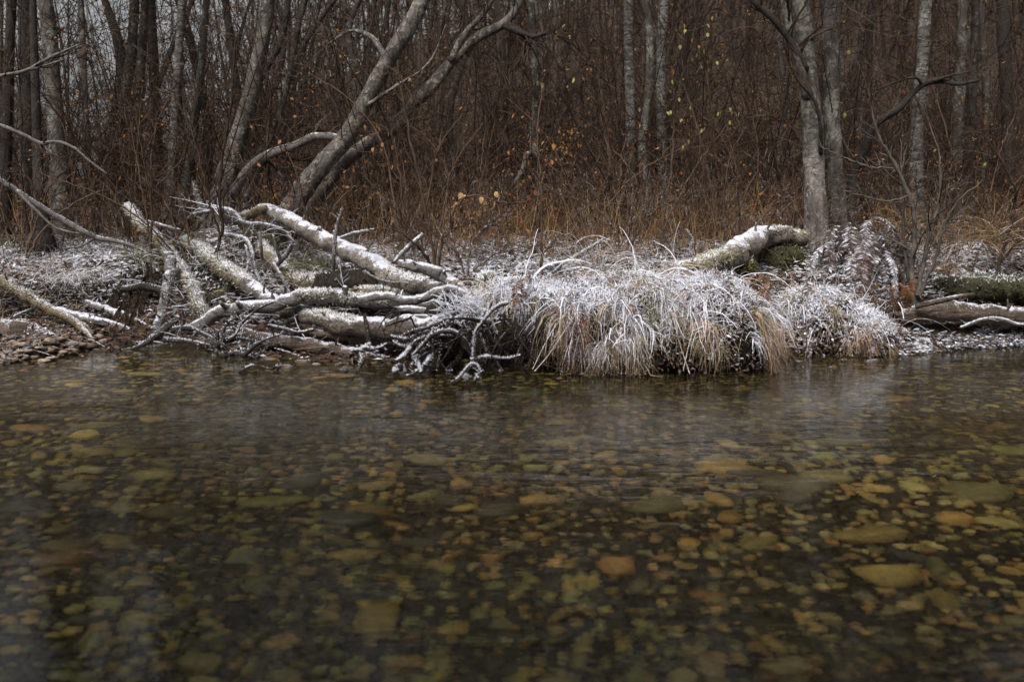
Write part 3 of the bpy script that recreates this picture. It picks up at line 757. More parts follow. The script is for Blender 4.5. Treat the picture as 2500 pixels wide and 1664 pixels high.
# ================================================================== FALLEN WOOD
def make_log(label, pts, bark, name='driftwood_log', cat='log', n=None, sides=14, moss=(), frost=1., jag=(.03, .03), seed=0, stubs=(), rough=.11, group=None, extra=None, mosscol=(.27, .235, .15), flen=.016):
    r = np.random.default_rng(seed + 900)
    P, R = pxpath(pts, int((n or max(16, len(pts) * 7)) * 1.5)); P[2:-2] += np.stack([vn(np.arange(len(P))[2:-2] * .35 + seed, k_ * 7.) for k_ in range(3)], -1) * R[2:-2, None] * .22
    k = np.argmin(P[:, 2]); root = thing(name, label, cat, P[k] - np.array([0, 0, R[k]]), group)
    g = G(); wood(g, P, R, sides, rough, seed=seed, jag=jag, knots=6); g.build('wood', bark, root)
    Ln = np.linalg.norm(np.diff(P, axis=0), axis=1).sum(); area = Ln * R.mean() * 2
    for (a, b, dens) in moss:
        m = int(area * (b - a) * 19000 * dens)
        p, nn, T, rr = on_tube(P, R, m, 1.5, a, b, r)
        cl = fbm(p[:, 0] * 14, p[:, 1] * 14 + p[:, 2] * 20, 2); keep = cl > -.35; p, nn, T, rr = p[keep], nn[keep], T[keep], rr[keep]
        d = nn + r.normal(0, .7, nn.shape); d[:, 2] -= .2
        c = np.tile(np.array([*mosscol, 0]), (len(p), 1)); c[:, :3] *= r.uniform(.6, 1.25, (len(p), 1)); c[:, 3] = np.clip(.14 + .5 * nn[:, 2] + r.normal(0, .22, len(p)), 0, 1) * min(frost, 1)
        g = G(); spikes(g, p, d, r.uniform(.016, .044, len(p)), r.uniform(.009, .02, len(p)), c, r)
        o = g.build('moss', M['veg'], root); stuff(o)
    if frost > 0:
        m = int(area * 12000 * frost)
        p, nn, T, rr = on_tube(P, R, m, .8, 0, 1, r)
        d = nn + r.normal(0, .45, nn.shape); c = np.tile(FR, (len(p), 1))
        g = G(); spikes(g, p, d, r.uniform(.3, 1., len(p)) * flen, r.uniform(.004, .008, len(p)), c, r); stuff(g.build('frost', M['frost'], root))
    if Ln > .7:                                              # snapped twig stubs
        m = 7; p, nn, T, rr = on_tube(P, R, m, 2.2, .05, .95, r); dd = unit(nn + T * r.normal(0, .6, (m, 1)) + r.normal(0, .2, nn.shape)); ll = r.uniform(.02, .12, (m, 1))
        B = np.stack([p - nn * .01, p + dd * ll * .5, p + dd * ll + r.normal(0, .008, p.shape)], 1); q_ = np.clip(rr[:, None] * .22, .003, .012) * np.array([[1.2, .9, .6]])
        for k_ in range(m): g = G(); tubes(g, B[k_:k_ + 1], q_[k_:k_ + 1], 6); g.build('twig_stub', bark, root)
    for s in stubs:
        p_, r_ = pxpath(s, len(s) * 5); g = G(); wood(g, p_, r_, 7, .1, seed=seed + 11, jag=(0, .01)); g.build('branch_stub', bark, root)
        pp, nn, T, rr = on_tube(p_, r_, int(60 * frost + 1), .9, 0, 1, r)
    return root, P, R

make_log('frost-dusted branch slanting down into the shallow pool at far left', [(-40, 655, 10.6, 15), (10, 688, 10.5, 14), (60, 722, 10.3, 13), (105, 748, 10.2, 12), (150, 768, 10.1, 11), (185, 788, 10.0, 9), (206, 808, 9.9, 7), (226, 830, 9.8, 5)], M['log_moss'], seed=1, moss=[(0, .55, .5)], frost=.7,
         stubs=[[(190, 785, 10, 5), (215, 800, 9.95, 4), (232, 822, 9.9, 3)]])
make_log('grey frosted branch end lying right of the slanting branch', [(140, 756, 10.35, 8), (190, 772, 10.3, 10), (250, 786, 10.25, 10), (318, 812, 10.2, 9)], M['log_bare'], 'driftwood_branch', 'branch', seed=2, frost=.8)
make_log('dull grey branch between the pool and the upright bare branch', [(212, 738, 10.7, 7), (250, 752, 10.6, 9), (285, 764, 10.55, 9), (330, 784, 10.45, 8), (378, 806, 10.35, 7)], M['log_bare'], 'driftwood_branch', 'branch', seed=3, frost=.6, stubs=[[(280, 764, 10.5, 5), (278, 775, 10.4, 4), (268, 790, 10.4, 3)]])
make_log('thick smooth grey log sinking beside the gravel bar, bottom left', [(-90, 785, 9.75, 27), (0, 800, 9.7, 27), (70, 816, 9.65, 25), (130, 834, 9.6, 17), (200, 850, 9.6, 9)], M['log_brown'], seed=4, frost=.35, jag=(.03, .02))
make_log('mossy log with a blunt upper end on the left bank', [(312, 508, 11.9, 13), (340, 545, 11.6, 14), (372, 575, 11.35, 15), (402, 606, 11.1, 16), (438, 655, 10.8, 16), (470, 712, 10.5, 18), (490, 755, 10.3, 17), (512, 790, 10.15, 14)], M['log_moss'], seed=5, moss=[(0, .3, 1.), (.45, 1, 1.)], jag=(.03, .02))
make_log('pale barkless branch standing upright before the left bank', [(412, 618, 10.55, 12), (416, 650, 10.5, 13), (410, 690, 10.4, 13), (402, 740, 10.25, 11.5), (392, 775, 10.15, 11), (378, 806, 10.05, 10)], M['log_bare'], 'driftwood_branch', 'branch', seed=6, frost=.6, jag=(.05, .02), rough=.05)
make_log('dark wet log lying level under the mossy trunks', [(478, 738, 10.65, 15), (540, 722, 10.6, 16), (610, 714, 10.55, 17), (700, 730, 10.5, 16)], M['log_dark'], seed=7, moss=[(0, .5, .25)], frost=.1, mosscol=(.12, .10, .03))
make_log('short dark log lying flat behind the upright bare branch', [(300, 706, 10.8, 8), (345, 700, 10.8, 9), (400, 712, 10.75, 9)], M['log_dark'], seed=8, frost=.5)

# the fallen tree whose roots reach into the river
ft, P5, R5 = make_log('fallen mossy trunk with a frosted root plate reaching into the river', [(452, 592, 11.3, 15), (492, 620, 11.0, 19), (545, 655, 10.6, 21), (600, 692, 10.2, 20), (650, 728, 9.85, 18), (700, 757, 9.6, 19), (770, 775, 9.3, 21), (850, 790, 9.0, 23), (930, 802, 8.8, 26), (1010, 805, 8.65, 28), (1085, 800, 8.55, 32)],
                      M['log_trunk'], 'fallen_tree', 'tree', seed=9, n=90, sides=18, moss=[(0, .36, 1.6), (.53, .80, .8)], frost=.9, jag=(.03, 0))
make_log('mossy crooked trunk with yellow underside, mid pile', [(598, 545, 11.2, 15), (625, 585, 11.0, 17), (655, 628, 10.75, 19), (690, 655, 10.5, 19), (722, 682, 10.25, 22), (780, 700, 10.0, 21), (850, 712, 9.8, 17), (930, 716, 9.6, 15), (1040, 722, 9.3, 13)], M['log_moss'], seed=10, n=60, moss=[(.0, .25, .5), (.42, 1, 1.3)], mosscol=(.28, .225, .11))
make_log('long bent grey branch crossing over the other logs', [(462, 808, 9.55, 11), (500, 786, 9.5, 13), (540, 764, 9.45, 16), (600, 752, 9.4, 16), (660, 746, 9.35, 16), (715, 730, 9.3, 17), (765, 722, 9.25, 17), (830, 728, 9.2, 16), (900, 738, 9.15, 15), (980, 740, 9.1, 14), (1060, 742, 9.0, 13)], M['log_bare'], 'driftwood_branch', 'branch', seed=12, n=64, moss=[(.48, .85, .9)],
         stubs=[[(560, 752, 9.4, 8), (545, 745, 9.35, 6), (538, 738, 9.3, 4)], [(590, 748, 9.35, 7), (578, 738, 9.3, 5)], [(845, 722, 9.15, 5), (843, 700, 9.1, 6)]])
make_log('white-rimed bare branch with a blunt left end', [(876, 733, 9.0, 8), (910, 727, 8.97, 10), (940, 722, 8.95, 10), (985, 733, 8.9, 10), (1030, 730, 8.85, 10), (1068, 713, 8.8, 10), (1105, 707, 8.75, 10), (1135, 722, 8.7, 10), (1170, 745, 8.65, 9)], M['log_bare'], 'driftwood_branch', 'branch', seed=13, n=60, frost=1.5, jag=(.01, 0), flen=.02, rough=.05)
make_log('broken jagged branch rising above the root plate', [(978, 645, 9.1, 9), (1000, 650, 9.05, 12), (1035, 655, 9.0, 13), (1065, 664, 8.95, 14), (1098, 684, 8.9, 13), (1128, 708, 8.85, 12), (1158, 738, 8.8, 11)], M['log_bare'], 'driftwood_branch', 'branch', seed=14, n=50, frost=1.3, jag=(.07, 0), rough=.14)
make_log('big pale log with frosted top slanting from the hump to the root plate', [(632, 512, 11.2, 12), (665, 518, 11.05, 15), (705, 534, 10.9, 17), (748, 562, 10.6, 19), (800, 590, 10.3, 20), (850, 614, 10.1, 21), (900, 640, 9.85, 22), (950, 668, 9.6, 23), (1005, 692, 9.4, 23), (1075, 712, 9.2, 22)], M['log_pale'], seed=15, n=70, sides=18, frost=.9, moss=[(.78, .95, .35)],
         stubs=[[(775, 568, 10.4, 7), (782, 556, 10.35, 5)], [(812, 580, 10.25, 6), (818, 566, 10.2, 5)]])
make_log('wet brown log low over the water edge', [(585, 812, 9.25, 12), (650, 828, 9.2, 15), (720, 838, 9.1, 17), (800, 852, 9.0, 17), (870, 868, 8.9, 16), (950, 884, 8.8, 13)], M['log_brown'], seed=16, n=50, frost=.35)
make_log('short mossy log lying on the frosted hump', [(588, 532, 11.1, 8), (612, 524, 11.05, 9), (640, 512, 11.0, 9), (652, 508, 11.0, 8)], M['log_moss'], seed=17, frost=.8, moss=[(0, 1, .6)])
make_log('split grey wood splinters pointing left beside the roots', [(978, 752, 8.75, 5), (1010, 756, 8.72, 9), (1040, 762, 8.7, 10), (1075, 775, 8.65, 12)], M['log_bare'], 'driftwood_branch', 'branch', seed=18, frost=.9, jag=(.09, 0), stubs=[[(1060, 775, 8.65, 7), (1020, 772, 8.65, 5), (985, 772, 8.65, 3)]])
make_log('pale bent log resting on the grass mound, mossy at its foot', [(1640, 672, 8.95, 22), (1700, 654, 9.15, 24), (1750, 638, 9.35, 25), (1800, 620, 9.6, 28), (1835, 592, 9.85, 28), (1858, 573, 10.05, 24), (1890, 572, 10.2, 21), (1930, 578, 10.3, 20), (1962, 584, 10.35, 18)], M['log_pale'], seed=19, n=64, sides=20, frost=.7, moss=[(0, .42, .8), (.8, 1, .35)], mosscol=(.34, .31, .19))
make_log('grey-brown log with a rotten left end at the right shore', [(2205, 772, 9.6, 15), (2240, 764, 9.62, 19), (2300, 760, 9.65, 22), (2360, 763, 9.7, 23), (2430, 770, 9.75, 23), (2520, 778, 9.8, 22), (2640, 790, 9.85, 21)], M['log_brown'], seed=20, n=50, sides=18, frost=.4, jag=(.14, 0), rough=.1,
         stubs=[[(2235, 748, 9.5, 7), (2290, 735, 9.4, 7), (2340, 724, 9.35, 5), (2378, 718, 9.3, 3)]])
make_log('thin rimed branch lying across the right log', [(2345, 800, 9.3, 3), (2400, 780, 9.35, 4), (2440, 778, 9.35, 4), (2480, 790, 9.3, 3), (2530, 794, 9.3, 3)], M['log_bare'], 'driftwood_branch', 'branch', seed=21, frost=1)
make_log('broken pointed frosted stub standing on the hump', [(497, 520, 11.4, 10), (487, 495, 11.4, 8), (478, 470, 11.4, 6), (474, 446, 11.4, 3)], M['log_bare'], 'stump', 'stump', seed=22, frost=.8, stubs=[[(490, 510, 11.35, 5), (470, 522, 11.3, 3), (455, 535, 11.3, 2)], [(520, 515, 11.35, 4), (495, 518, 11.3, 4), (463, 525, 11.3, 3)]])
make_log('dark snapped peg stuck in the brown trunk', [(890, 772, 8.75, 4), (895, 800, 8.72, 5), (900, 830, 8.7, 6), (903, 846, 8.7, 6)], M['log_dark'], 'driftwood_branch', 'branch', seed=23, frost=.1)
make_log('straight upright lichened stick in the log pile', [(808, 704, 9.9, 4.5), (812, 660, 9.85, 5), (815, 620, 9.8, 5), (822, 560, 9.8, 4.5), (836, 510, 9.75, 3.5)], M['limb'], 'driftwood_branch', 'branch', seed=24, frost=.5, sides=8)
make_log('frosted curved branch drooping over the mossy trunks', [(540, 572, 10.9, 4), (568, 576, 10.8, 5), (595, 582, 10.7, 5), (612, 606, 10.5, 5.5), (618, 640, 10.4, 5), (632, 688, 10.3, 3.5)], M['log_bare'], 'driftwood_branch', 'branch', seed=25, frost=.9, sides=8, stubs=[[(595, 578, 10.7, 3.5), (608, 560, 10.7, 3), (616, 545, 10.7, 2)]])
make_log('antler-shaped frosted branch in the log pile', [(672, 650, 10.3, 5), (690, 632, 10.2, 6), (706, 612, 10.15, 5), (712, 590, 10.1, 4), (704, 574, 10.1, 3)], M['log_bare'], 'driftwood_branch', 'branch', seed=26, frost=1.2, sides=8, stubs=[[(685, 636, 10.2, 5), (678, 615, 10.15, 4), (671, 590, 10.1, 3), (667, 574, 10.1, 2)], [(710, 598, 10.1, 3), (722, 597, 10.1, 2)], [(640, 635, 10.4, 4), (637, 600, 10.3, 4), (634, 566, 10.3, 3)], [(706, 572, 10.1, 2.5), (690, 562, 10.1, 2), (660, 560, 10.1, 2), (640, 572, 10.1, 1.5)]])
make_log('thin broken twig leaning on the mossy crooked trunk', [(668, 645, 9.9, 4), (690, 680, 9.8, 4.5), (704, 708, 9.75, 4), (708, 726, 9.7, 3)], M['log_bare'], 'driftwood_branch', 'branch', seed=27, frost=.4, sides=7)
make_log('frosted stick leaning right behind the pale log', [(962, 640, 9.7, 4), (985, 615, 9.75, 5), (1010, 592, 9.8, 5), (1032, 572, 9.85, 4)], M['log_bare'], 'driftwood_branch', 'branch', seed=28, frost=1, sides=8)
make_log('thin pale stick poking right above the pale log', [(815, 590, 10.2, 4), (850, 575, 10.15, 4), (880, 566, 10.1, 3.5), (914, 561, 10.1, 3)], M['log_bare'], 'driftwood_branch', 'branch', seed=29, frost=.7, sides=7)
make_log('crooked white twig standing on top of the grass mound', [(1675, 662, 9.1, 3), (1690, 640, 9.1, 4), (1684, 612, 9.1, 4), (1690, 588, 9.1, 4), (1676, 562, 9.1, 2)], M['log_bare'], 'driftwood_branch', 'branch', seed=30, frost=1, sides=7)
make_log('fallen frosted stick behind the grass mound', [(1325, 685, 9.7, 4), (1375, 645, 9.9, 4.5), (1440, 605, 10.1, 4), (1475, 582, 10.2, 3)], M['log_bare'], 'driftwood_branch', 'branch', seed=31, frost=.5, sides=7)
make_log('long thin fallen stem sloping from the left border over the bank', [(-30, 420, 10.6, 6), (33, 462, 10.7, 6.5), (100, 506, 10.8, 6.5), (166, 543, 10.85, 6.5), (232, 579, 10.9, 6), (298, 593, 10.95, 4.5), (350, 612, 11, 3)], M['limb'], 'fallen_branch', 'branch', seed=32, frost=.5, sides=9,
         stubs=[[(40, 465, 10.7, 4), (90, 515, 10.65, 3.5), (140, 558, 10.65, 3), (200, 572, 10.7, 2)], [(232, 579, 10.9, 3), (200, 600, 10.8, 2), (150, 607, 10.75, 1.5)]])

for k_, (lb, L, bk, fr_) in enumerate([
  ('mossy curved branch under the big pale log', [(836, 702, 9.9, 6), (850, 684, 9.85, 7), (880, 670, 9.8, 7), (912, 668, 9.75, 6)], 'log_moss', .4),
  ('thin dark twig sagging right below the pale log', [(890, 662, 9.5, 2.5), (930, 684, 9.4, 2.5), (985, 688, 9.35, 2.5), (1030, 672, 9.35, 2), (1062, 650, 9.35, 1.5)], 'limb', .3),
  ('dark twig arching from the tangle over the crossing branch', [(575, 806, 8.95, 3), (600, 780, 8.95, 3), (630, 755, 9, 2.5), (668, 738, 9.05, 2)], 'log_dark', .4),
  ('wet dark branch under the crossing branch', [(680, 800, 9.4, 6), (720, 778, 9.35, 6), (770, 768, 9.3, 5), (815, 765, 9.3, 4)], 'log_dark', .4),
  ('rotten brown wood slab behind the low log', [(770, 812, 9.2, 9), (850, 822, 9.1, 13), (920, 838, 9.0, 14), (960, 850, 8.95, 12)], 'log_brown', .15),
  ('frosted twig stack end left of the low wet log', [(655, 795, 9.1, 4), (690, 802, 9.05, 4), (730, 812, 9, 3.5), (765, 805, 9, 3)], 'root', .9),
  ('bent twisted root on top of the hump', [(520, 506, 11.15, 6), (560, 515, 11.1, 7), (596, 545, 11, 6), (640, 548, 10.95, 5), (690, 560, 10.9, 4)], 'log_bare', .8),
  ('thin broken stick resting on the far left slope', [(5, 792, 10.2, 3), (40, 770, 10.3, 3), (85, 752, 10.4, 2.5)], 'log_bare', .5),
  ('slim dead stem lying behind the blunt mossy log', [(360, 540, 11.4, 3.5), (410, 555, 11.3, 3.5), (440, 562, 11.3, 2.5)], 'log_bare', .7),
  ('pale frosted twig leaning on the fallen trunk', [(600, 600, 10.4, 3), (606, 640, 10.3, 3), (600, 680, 10.2, 2.5)], 'log_bare', .8)]):
    make_log(lb, L, M[bk], 'driftwood_branch', 'branch', seed=130 + k_, frost=fr_, sides=9)

# root plate of the fallen tree: one mesh per root
rr_ = np.random.default_rng(61)
g = G(); c0 = at(1095, 800, 8.6)
for k in range(5):
    stone_mesh(g, at(1085 + 34 * (k % 3), 800 + 22 * (k // 2), 8.72 + .04 * k), (.20, .16, .20), 60 + k, 3, (.05, .04, .03, 0))
g.build('root_plate', M['soil'], ft)
roots = [
 [(1110, 762, 8.45, 12), (1090, 780, 8.35, 13), (1060, 796, 8.25, 14), (1025, 822, 8.15, 13), (990, 830, 8.05, 9), (954, 821, 8.0, 5)],
 [(1050, 805, 8.2, 10), (1020, 838, 8.1, 10), (1000, 850, 8.05, 8), (1008, 872, 8.0, 5), (1014, 890, 7.98, 3)],
 [(1020, 838, 8.1, 9), (985, 848, 8.05, 7), (965, 840, 8.0, 5), (958, 832, 8.0, 3)],
 [(1160, 890, 8.15, 6), (1148, 862, 8.1, 7), (1130, 830, 8.05, 8), (1102, 810, 8.0, 8), (1065, 813, 7.95, 8), (1030, 845, 7.95, 7), (1008, 868, 7.95, 5)],
 [(1100, 860, 8.2, 7), (1075, 850, 8.1, 8), (1055, 870, 8.0, 9), (1036, 892, 7.9, 8)],
 [(1110, 745, 8.5, 9), (1085, 748, 8.4, 8), (1068, 740, 8.35, 5), (1052, 735, 8.3, 3)],
 [(1120, 770, 8.4, 7), (1105, 745, 8.35, 6), (1088, 722, 8.3, 5), (1078, 712, 8.3, 3)],
 [(1112, 750, 8.4, 7), (1118, 722, 8.35, 6), (1116, 700, 8.35, 5)],
 [(1010, 870, 8.0, 6), (1020, 890, 7.95, 5), (1028, 908, 7.9, 4)],
 [(1005, 850, 8.0, 6), (985, 870, 7.95, 5), (968, 880, 7.9, 4)],
 [(1150, 880, 8.0, 5), (1190, 872, 7.95, 5), (1230, 876, 7.95, 4), (1270, 868, 7.95, 3)],
 [(1200, 740, 8.3, 5), (1170, 790, 8.1, 5), (1160, 830, 8.0, 5), (1155, 870, 7.95, 5)],
 [(1240, 740, 8.1, 5), (1210, 752, 7.95, 5), (1180, 785, 7.9, 4), (1160, 815, 7.9, 4), (1155, 845, 7.9, 3)],
]
for k in range(18):
    x0_, y0_ = rr_.uniform(1060, 1200), rr_.uniform(770, 840); an = rr_.uniform(1.2, 3.6); ln = rr_.uniform(60, 130); Yq = rr_.uniform(8.05, 8.35); w_ = rr_.uniform(4, 9)
    roots.append([(x0_, y0_, Yq, w_), (x0_ + ln * .4 * math.cos(an) + rr_.normal(0, 10), y0_ + ln * .3 * math.sin(an), Yq - .05, w_ * .9), (x0_ + ln * .75 * math.cos(an) + rr_.normal(0, 12), y0_ + ln * .7 * math.sin(an) + 12, Yq - .1, w_ * .7), (x0_ + ln * math.cos(an), min(905, y0_ + ln * math.sin(an) + 25), Yq - .12, w_ * .4)])
for k, L in enumerate(roots):
    P, R = pxpath(L, len(L) * 6); R = R * np.linspace(1, .45, len(R)); g = G(); wood(g, P, R, 10, .2, seed=300 + k, knots=4)
    o = g.build('root', M['root'] if k < 13 else M['rootdark'], ft)
    p, nn, T, q = on_tube(P, R, 300 if k < 13 else 70, 1.1, r=rr_); d = nn + rr_.normal(0, .4, nn.shape); g = G()
    spikes(g, p, d, rr_.uniform(.008, .028, len(p)), .005, np.tile(FR, (len(p), 1)), rr_); stuff(g.build('frost', M['frost'], o))
# fine hanging roots
P0 = []; R0 = []
for k in range(95):
    px = rr_.uniform(1000, 1330); py = rr_.uniform(760, 850); Yq = rr_.uniform(8.0, 8.5)
    a = at(px, py, Yq); b = at(px + rr_.normal(0, 55), min(900, py + rr_.uniform(40, 120)), Yq - rr_.uniform(0, .2))
    m = (a + b) / 2 + rr_.normal(0, .05, 3) + np.array([0, 0, .04]); P0.append(spline([a, m, b], 7)); R0.append(np.linspace(rr_.uniform(.004, .014), .003, 7))
P0 = np.array(P0); R0 = np.array(R0); b1, q1 = grow(P0, R0, 4, .2, 1, .06, .22, 4, .8, -.2, .3, .6, r=rr_)
g = G(); tubes(g, P0, R0, 5); tubes(g, b1, np.maximum(q1, .002), 3); stuff(g.build('fine_roots', M['rootdark'], ft))
# hoar-frosted rootlets on top of the plate
P0 = []
for k in range(170):
    px = rr_.uniform(1065, 1215); py = 720 + rr_.uniform(0, 75) + .25 * abs(px - 1110); a = at(px, py, 8.3 + rr_.uniform(-.15, .1))
    d = unit(np.array([rr_.normal(0, .7), rr_.normal(-.5, .4), rr_.normal(.35, .5)])); P0.append(np.array([a, a + d * .05, a + d * rr_.uniform(.08, .16) + np.array([0, 0, -.02])]))
P0 = np.array(P0); g = G(); tubes(g, P0, np.array([[.004, .004, .002]]), 4, (.3, .3, .32, .9))
i = rr_.integers(0, len(P0), 1700); t = rr_.uniform(0, 1, (1700, 1)); p = P0[i, 0] * (1 - t) + P0[i, 2] * t
spikes(g, p, rr_.normal(size=p.shape) + np.array([0, 0, .4]), rr_.uniform(.008, .024, 1700), .005, np.tile(FR, (1700, 1)), rr_); stuff(g.build('frosted_rootlets', M['frost'], ft))

rt = np.random.default_rng(83); P0 = []
for k in range(330):
    px = rt.uniform(430, 1060); py = rt.uniform(500, 860)
    if py < 500 + .36 * (px - 560): continue
    Yq = 11.3 - (py - 500) / 400 * 2.4 + rt.normal(0, .12); a = at(px, py, Yq); a[2] = max(a[2], float(H(a[0], a[1])) + .01); l = rt.uniform(.1, .45)
    d = unit(np.array([rt.normal(0, 1), rt.normal(-.1, .5), rt.normal(.25, .45)])); bend = rt.normal(0, .25, 3); P0.append(np.array([a + d * l * t + bend * l * t * t for t in np.linspace(0, 1, 7)]))
P0 = np.array(P0); P0[..., 2] = np.maximum(P0[..., 2], H(P0[..., 0], P0[..., 1]) + .008); n = len(P0); R0 = rt.uniform(.0025, .006, (n, 1)) * np.linspace(1, .4, 7)[None]
g = G(); cc = twig_cols(n, rt, np.array([.12, .095, .08, 0]), .4); cc[:, 3] = np.clip(rt.normal(.45, .3, n), 0, 1); tubes(g, P0, R0, 4, cc)
b1, q1 = grow(P0, R0, 4, .2, 1, .05, .2, 5, .8, .1, .2, .7, r=rt); c2 = np.repeat(cc, 4, 0); tubes(g, b1, np.maximum(q1, .0018), 3, c2)
tag(g.build('twig_debris', M['litter']), 'fine rimed broken twigs caught throughout the log pile', 'twigs', kind='stuff')

def root_cluster(label, L, seed, n_sub=26, reach=.16, mat='root', name='root_tangle', fr=500, cat='driftwood', sub=(.1, .3)):
    r = np.random.default_rng(seed); root = None; fr = int(fr * .65)
    for k, l in enumerate(L):
        P, R = pxpath(l, len(l) * 6)
        if root is None: root = thing(name, label, cat, P[np.argmin(P[:, 2])])
        R = R * np.linspace(.95, .35, len(R)); g = G(); wood(g, P, R, 9, .2, seed=seed + k, knots=4); g.build('root', M[mat], root)
        b, q = grow(P[None], R[None], n_sub // len(L) + 2, .05, 1, reach * .4, reach, 6, .95, .1, .3, .30, .2, r=r)
        g = G(); tubes(g, b, np.maximum(q, .002), 5)
        b2, q2 = grow(b, q, 2, .3, 1, reach * .2, reach * .5, 4, .8, .1, .3, .7, r=r); tubes(g, b2, np.maximum(q2, .0018), 4)
        stuff(g.build('rootlets', M[mat], root))
        p, nn, T, q = on_tube(P, R, fr // len(L), 1., r=r); g = G(); nn = nn[p[:, 2] > .04]; p = p[p[:, 2] > .04]
        spikes(g, p, nn + r.normal(0, .5, nn.shape), r.uniform(.008, .026, len(p)), .006, np.tile(FR, (len(p), 1)), r)
        p, nn = p[p[:, 2] > .05], None; i = r.integers(0, len(b), fr); t = r.integers(0, 5, fr); p = b[i, t]; p = p[p[:, 2] > .04]; fr_n = len(p)
        spikes(g, p, r.normal(size=p.shape) + np.array([0, 0, .5]), r.uniform(.006, .018, fr_n), .0045, np.tile(FR, (fr_n, 1)), r); stuff(g.build('frost', M['frost'], root))
    return root
root_cluster('gnarled rimed root tangle at the water edge, left of the low log', [[(530, 862, 9.0, 12), (525, 835, 9.0, 13), (528, 810, 9.0, 11), (522, 802, 9.0, 7)], [(525, 845, 9.0, 9), (560, 830, 8.95, 9), (600, 828, 8.9, 7), (640, 838, 8.9, 5)], [(540, 868, 8.95, 9), (580, 862, 8.9, 8), (615, 872, 8.85, 7), (632, 882, 8.8, 4)],
     [(600, 865, 8.8, 6), (620, 845, 8.75, 6), (650, 828, 8.7, 5), (690, 815, 8.7, 4)], [(545, 850, 8.9, 7), (545, 810, 8.9, 5), (560, 785, 8.9, 3), (590, 770, 8.9, 2), (625, 745, 8.9, 2)], [(560, 830, 8.9, 6), (580, 812, 8.85, 4), (588, 790, 8.85, 3)]], 71, 60, .2)
root_cluster('rimed root branch trailing into the pool below the upright bare branch', [[(440, 775, 9.7, 8), (415, 792, 9.65, 10), (390, 812, 9.6, 12), (360, 835, 9.5, 11), (330, 848, 9.5, 8), (288, 856, 9.5, 5)], [(420, 805, 9.6, 7), (460, 800, 9.5, 7), (500, 815, 9.4, 6), (525, 830, 9.3, 5)], [(400, 830, 9.5, 7), (450, 832, 9.4, 7), (510, 842, 9.3, 5)]], 72, 34, .14)
root_cluster('frosted stump knob bending down into the water', [[(905, 842, 8.55, 6), (890, 850, 8.45, 9), (878, 862, 8.35, 12), (882, 880, 8.25, 12), (874, 905, 8.15, 9), (870, 918, 8.1, 7)], [(888, 850, 8.45, 7), (915, 852, 8.4, 6), (935, 845, 8.4, 4), (945, 838, 8.4, 3)], [(880, 860, 8.35, 9), (866, 856, 8.3, 7), (858, 855, 8.3, 4)]], 73, 16, .08, name='stump', cat='stump')
root_cluster('frosted hook-shaped root tip alone in the river', [[(1100, 937, 7.55, 5), (1120, 928, 7.5, 8), (1136, 910, 7.5, 9), (1156, 890, 7.5, 8), (1168, 900, 7.5, 6), (1160, 930, 7.5, 4)], [(1136, 912, 7.5, 7), (1140, 932, 7.5, 5), (1138, 945, 7.5, 4)]], 74, 10, .06, fr=700)
root_cluster('small rimed root knob left of the hook-shaped tip', [[(950, 918, 7.9, 4), (965, 905, 7.9, 8), (978, 893, 7.9, 10), (985, 905, 7.9, 8), (990, 925, 7.85, 6)], [(975, 900, 7.9, 7), (962, 915, 7.85, 5), (966, 930, 7.85, 3)], [(990, 920, 7.85, 6), (1010, 912, 7.9, 5), (1030, 895, 7.95, 5)]], 75, 12, .07, fr=500)
root_cluster('dark twig poking out of the river below the root tangle', [[(568, 918, 8.1, 4), (590, 905, 8.1, 5), (608, 895, 8.1, 4), (620, 890, 8.1, 3)], [(595, 903, 8.1, 3), (612, 910, 8.1, 2), (622, 918, 8.1, 2)]], 76, 8, .05, 'rootdark', 'river_twig', 160, 'branch')
root_cluster('tiny frosted knob standing alone in the river', [[(640, 895, 8.3, 2), (660, 900, 8.25, 3), (678, 896, 8.2, 7), (676, 915, 8.2, 4)], [(678, 897, 8.2, 5), (690, 895, 8.2, 3)]], 77, 8, .05, 'root', 'river_twig', 260, 'branch')

# ================================================================== GRASS MOUNDS, FERNS, TUSSOCKS
STRAW = np.array([[.44, .30, .19], [.40, .25, .17], [.30, .23, .13], [.46, .36, .25], [.20, .18, .09], [.22, .10, .05]])
class Lobes:
    def __init__(s, L): s.L = [(np.array(c, float), np.array(r, float)) for c, r in L]
    def push(s, p):
        for c, r in s.L:
            q = (p - c) / r; l = np.linalg.norm(q, axis=-1, keepdims=True)
            p = np.where(l < 1, c + q / np.maximum(l, 1e-3) * r, p)
        return p
    def sample(s, n, r, zmin=-.1, ymax=.55):
        out_p, out_n = [], []; wts = np.array([r_[0] * r_[1] for c, r_ in s.L]); wts = wts / wts.sum()
        while sum(len(a) for a in out_p) < n:
            for (c, rd_), w_ in zip(s.L, wts):
                q = unit(r.normal(size=(int(n * w_) + 8, 3))); p = c + q * rd_; nn = unit(q / rd_)
                k = (nn[:, 2] > zmin) & (nn[:, 1] < ymax)
                for c2, r2 in s.L:
                    if c2 is not c: k &= np.linalg.norm((p - c2) / r2, axis=1) > .97
                out_p.append(p[k]); out_n.append(nn[k])
        p = np.concatenate(out_p); nn = np.concatenate(out_n); i = r.permutation(len(p))[:n]; return p[i], nn[i]

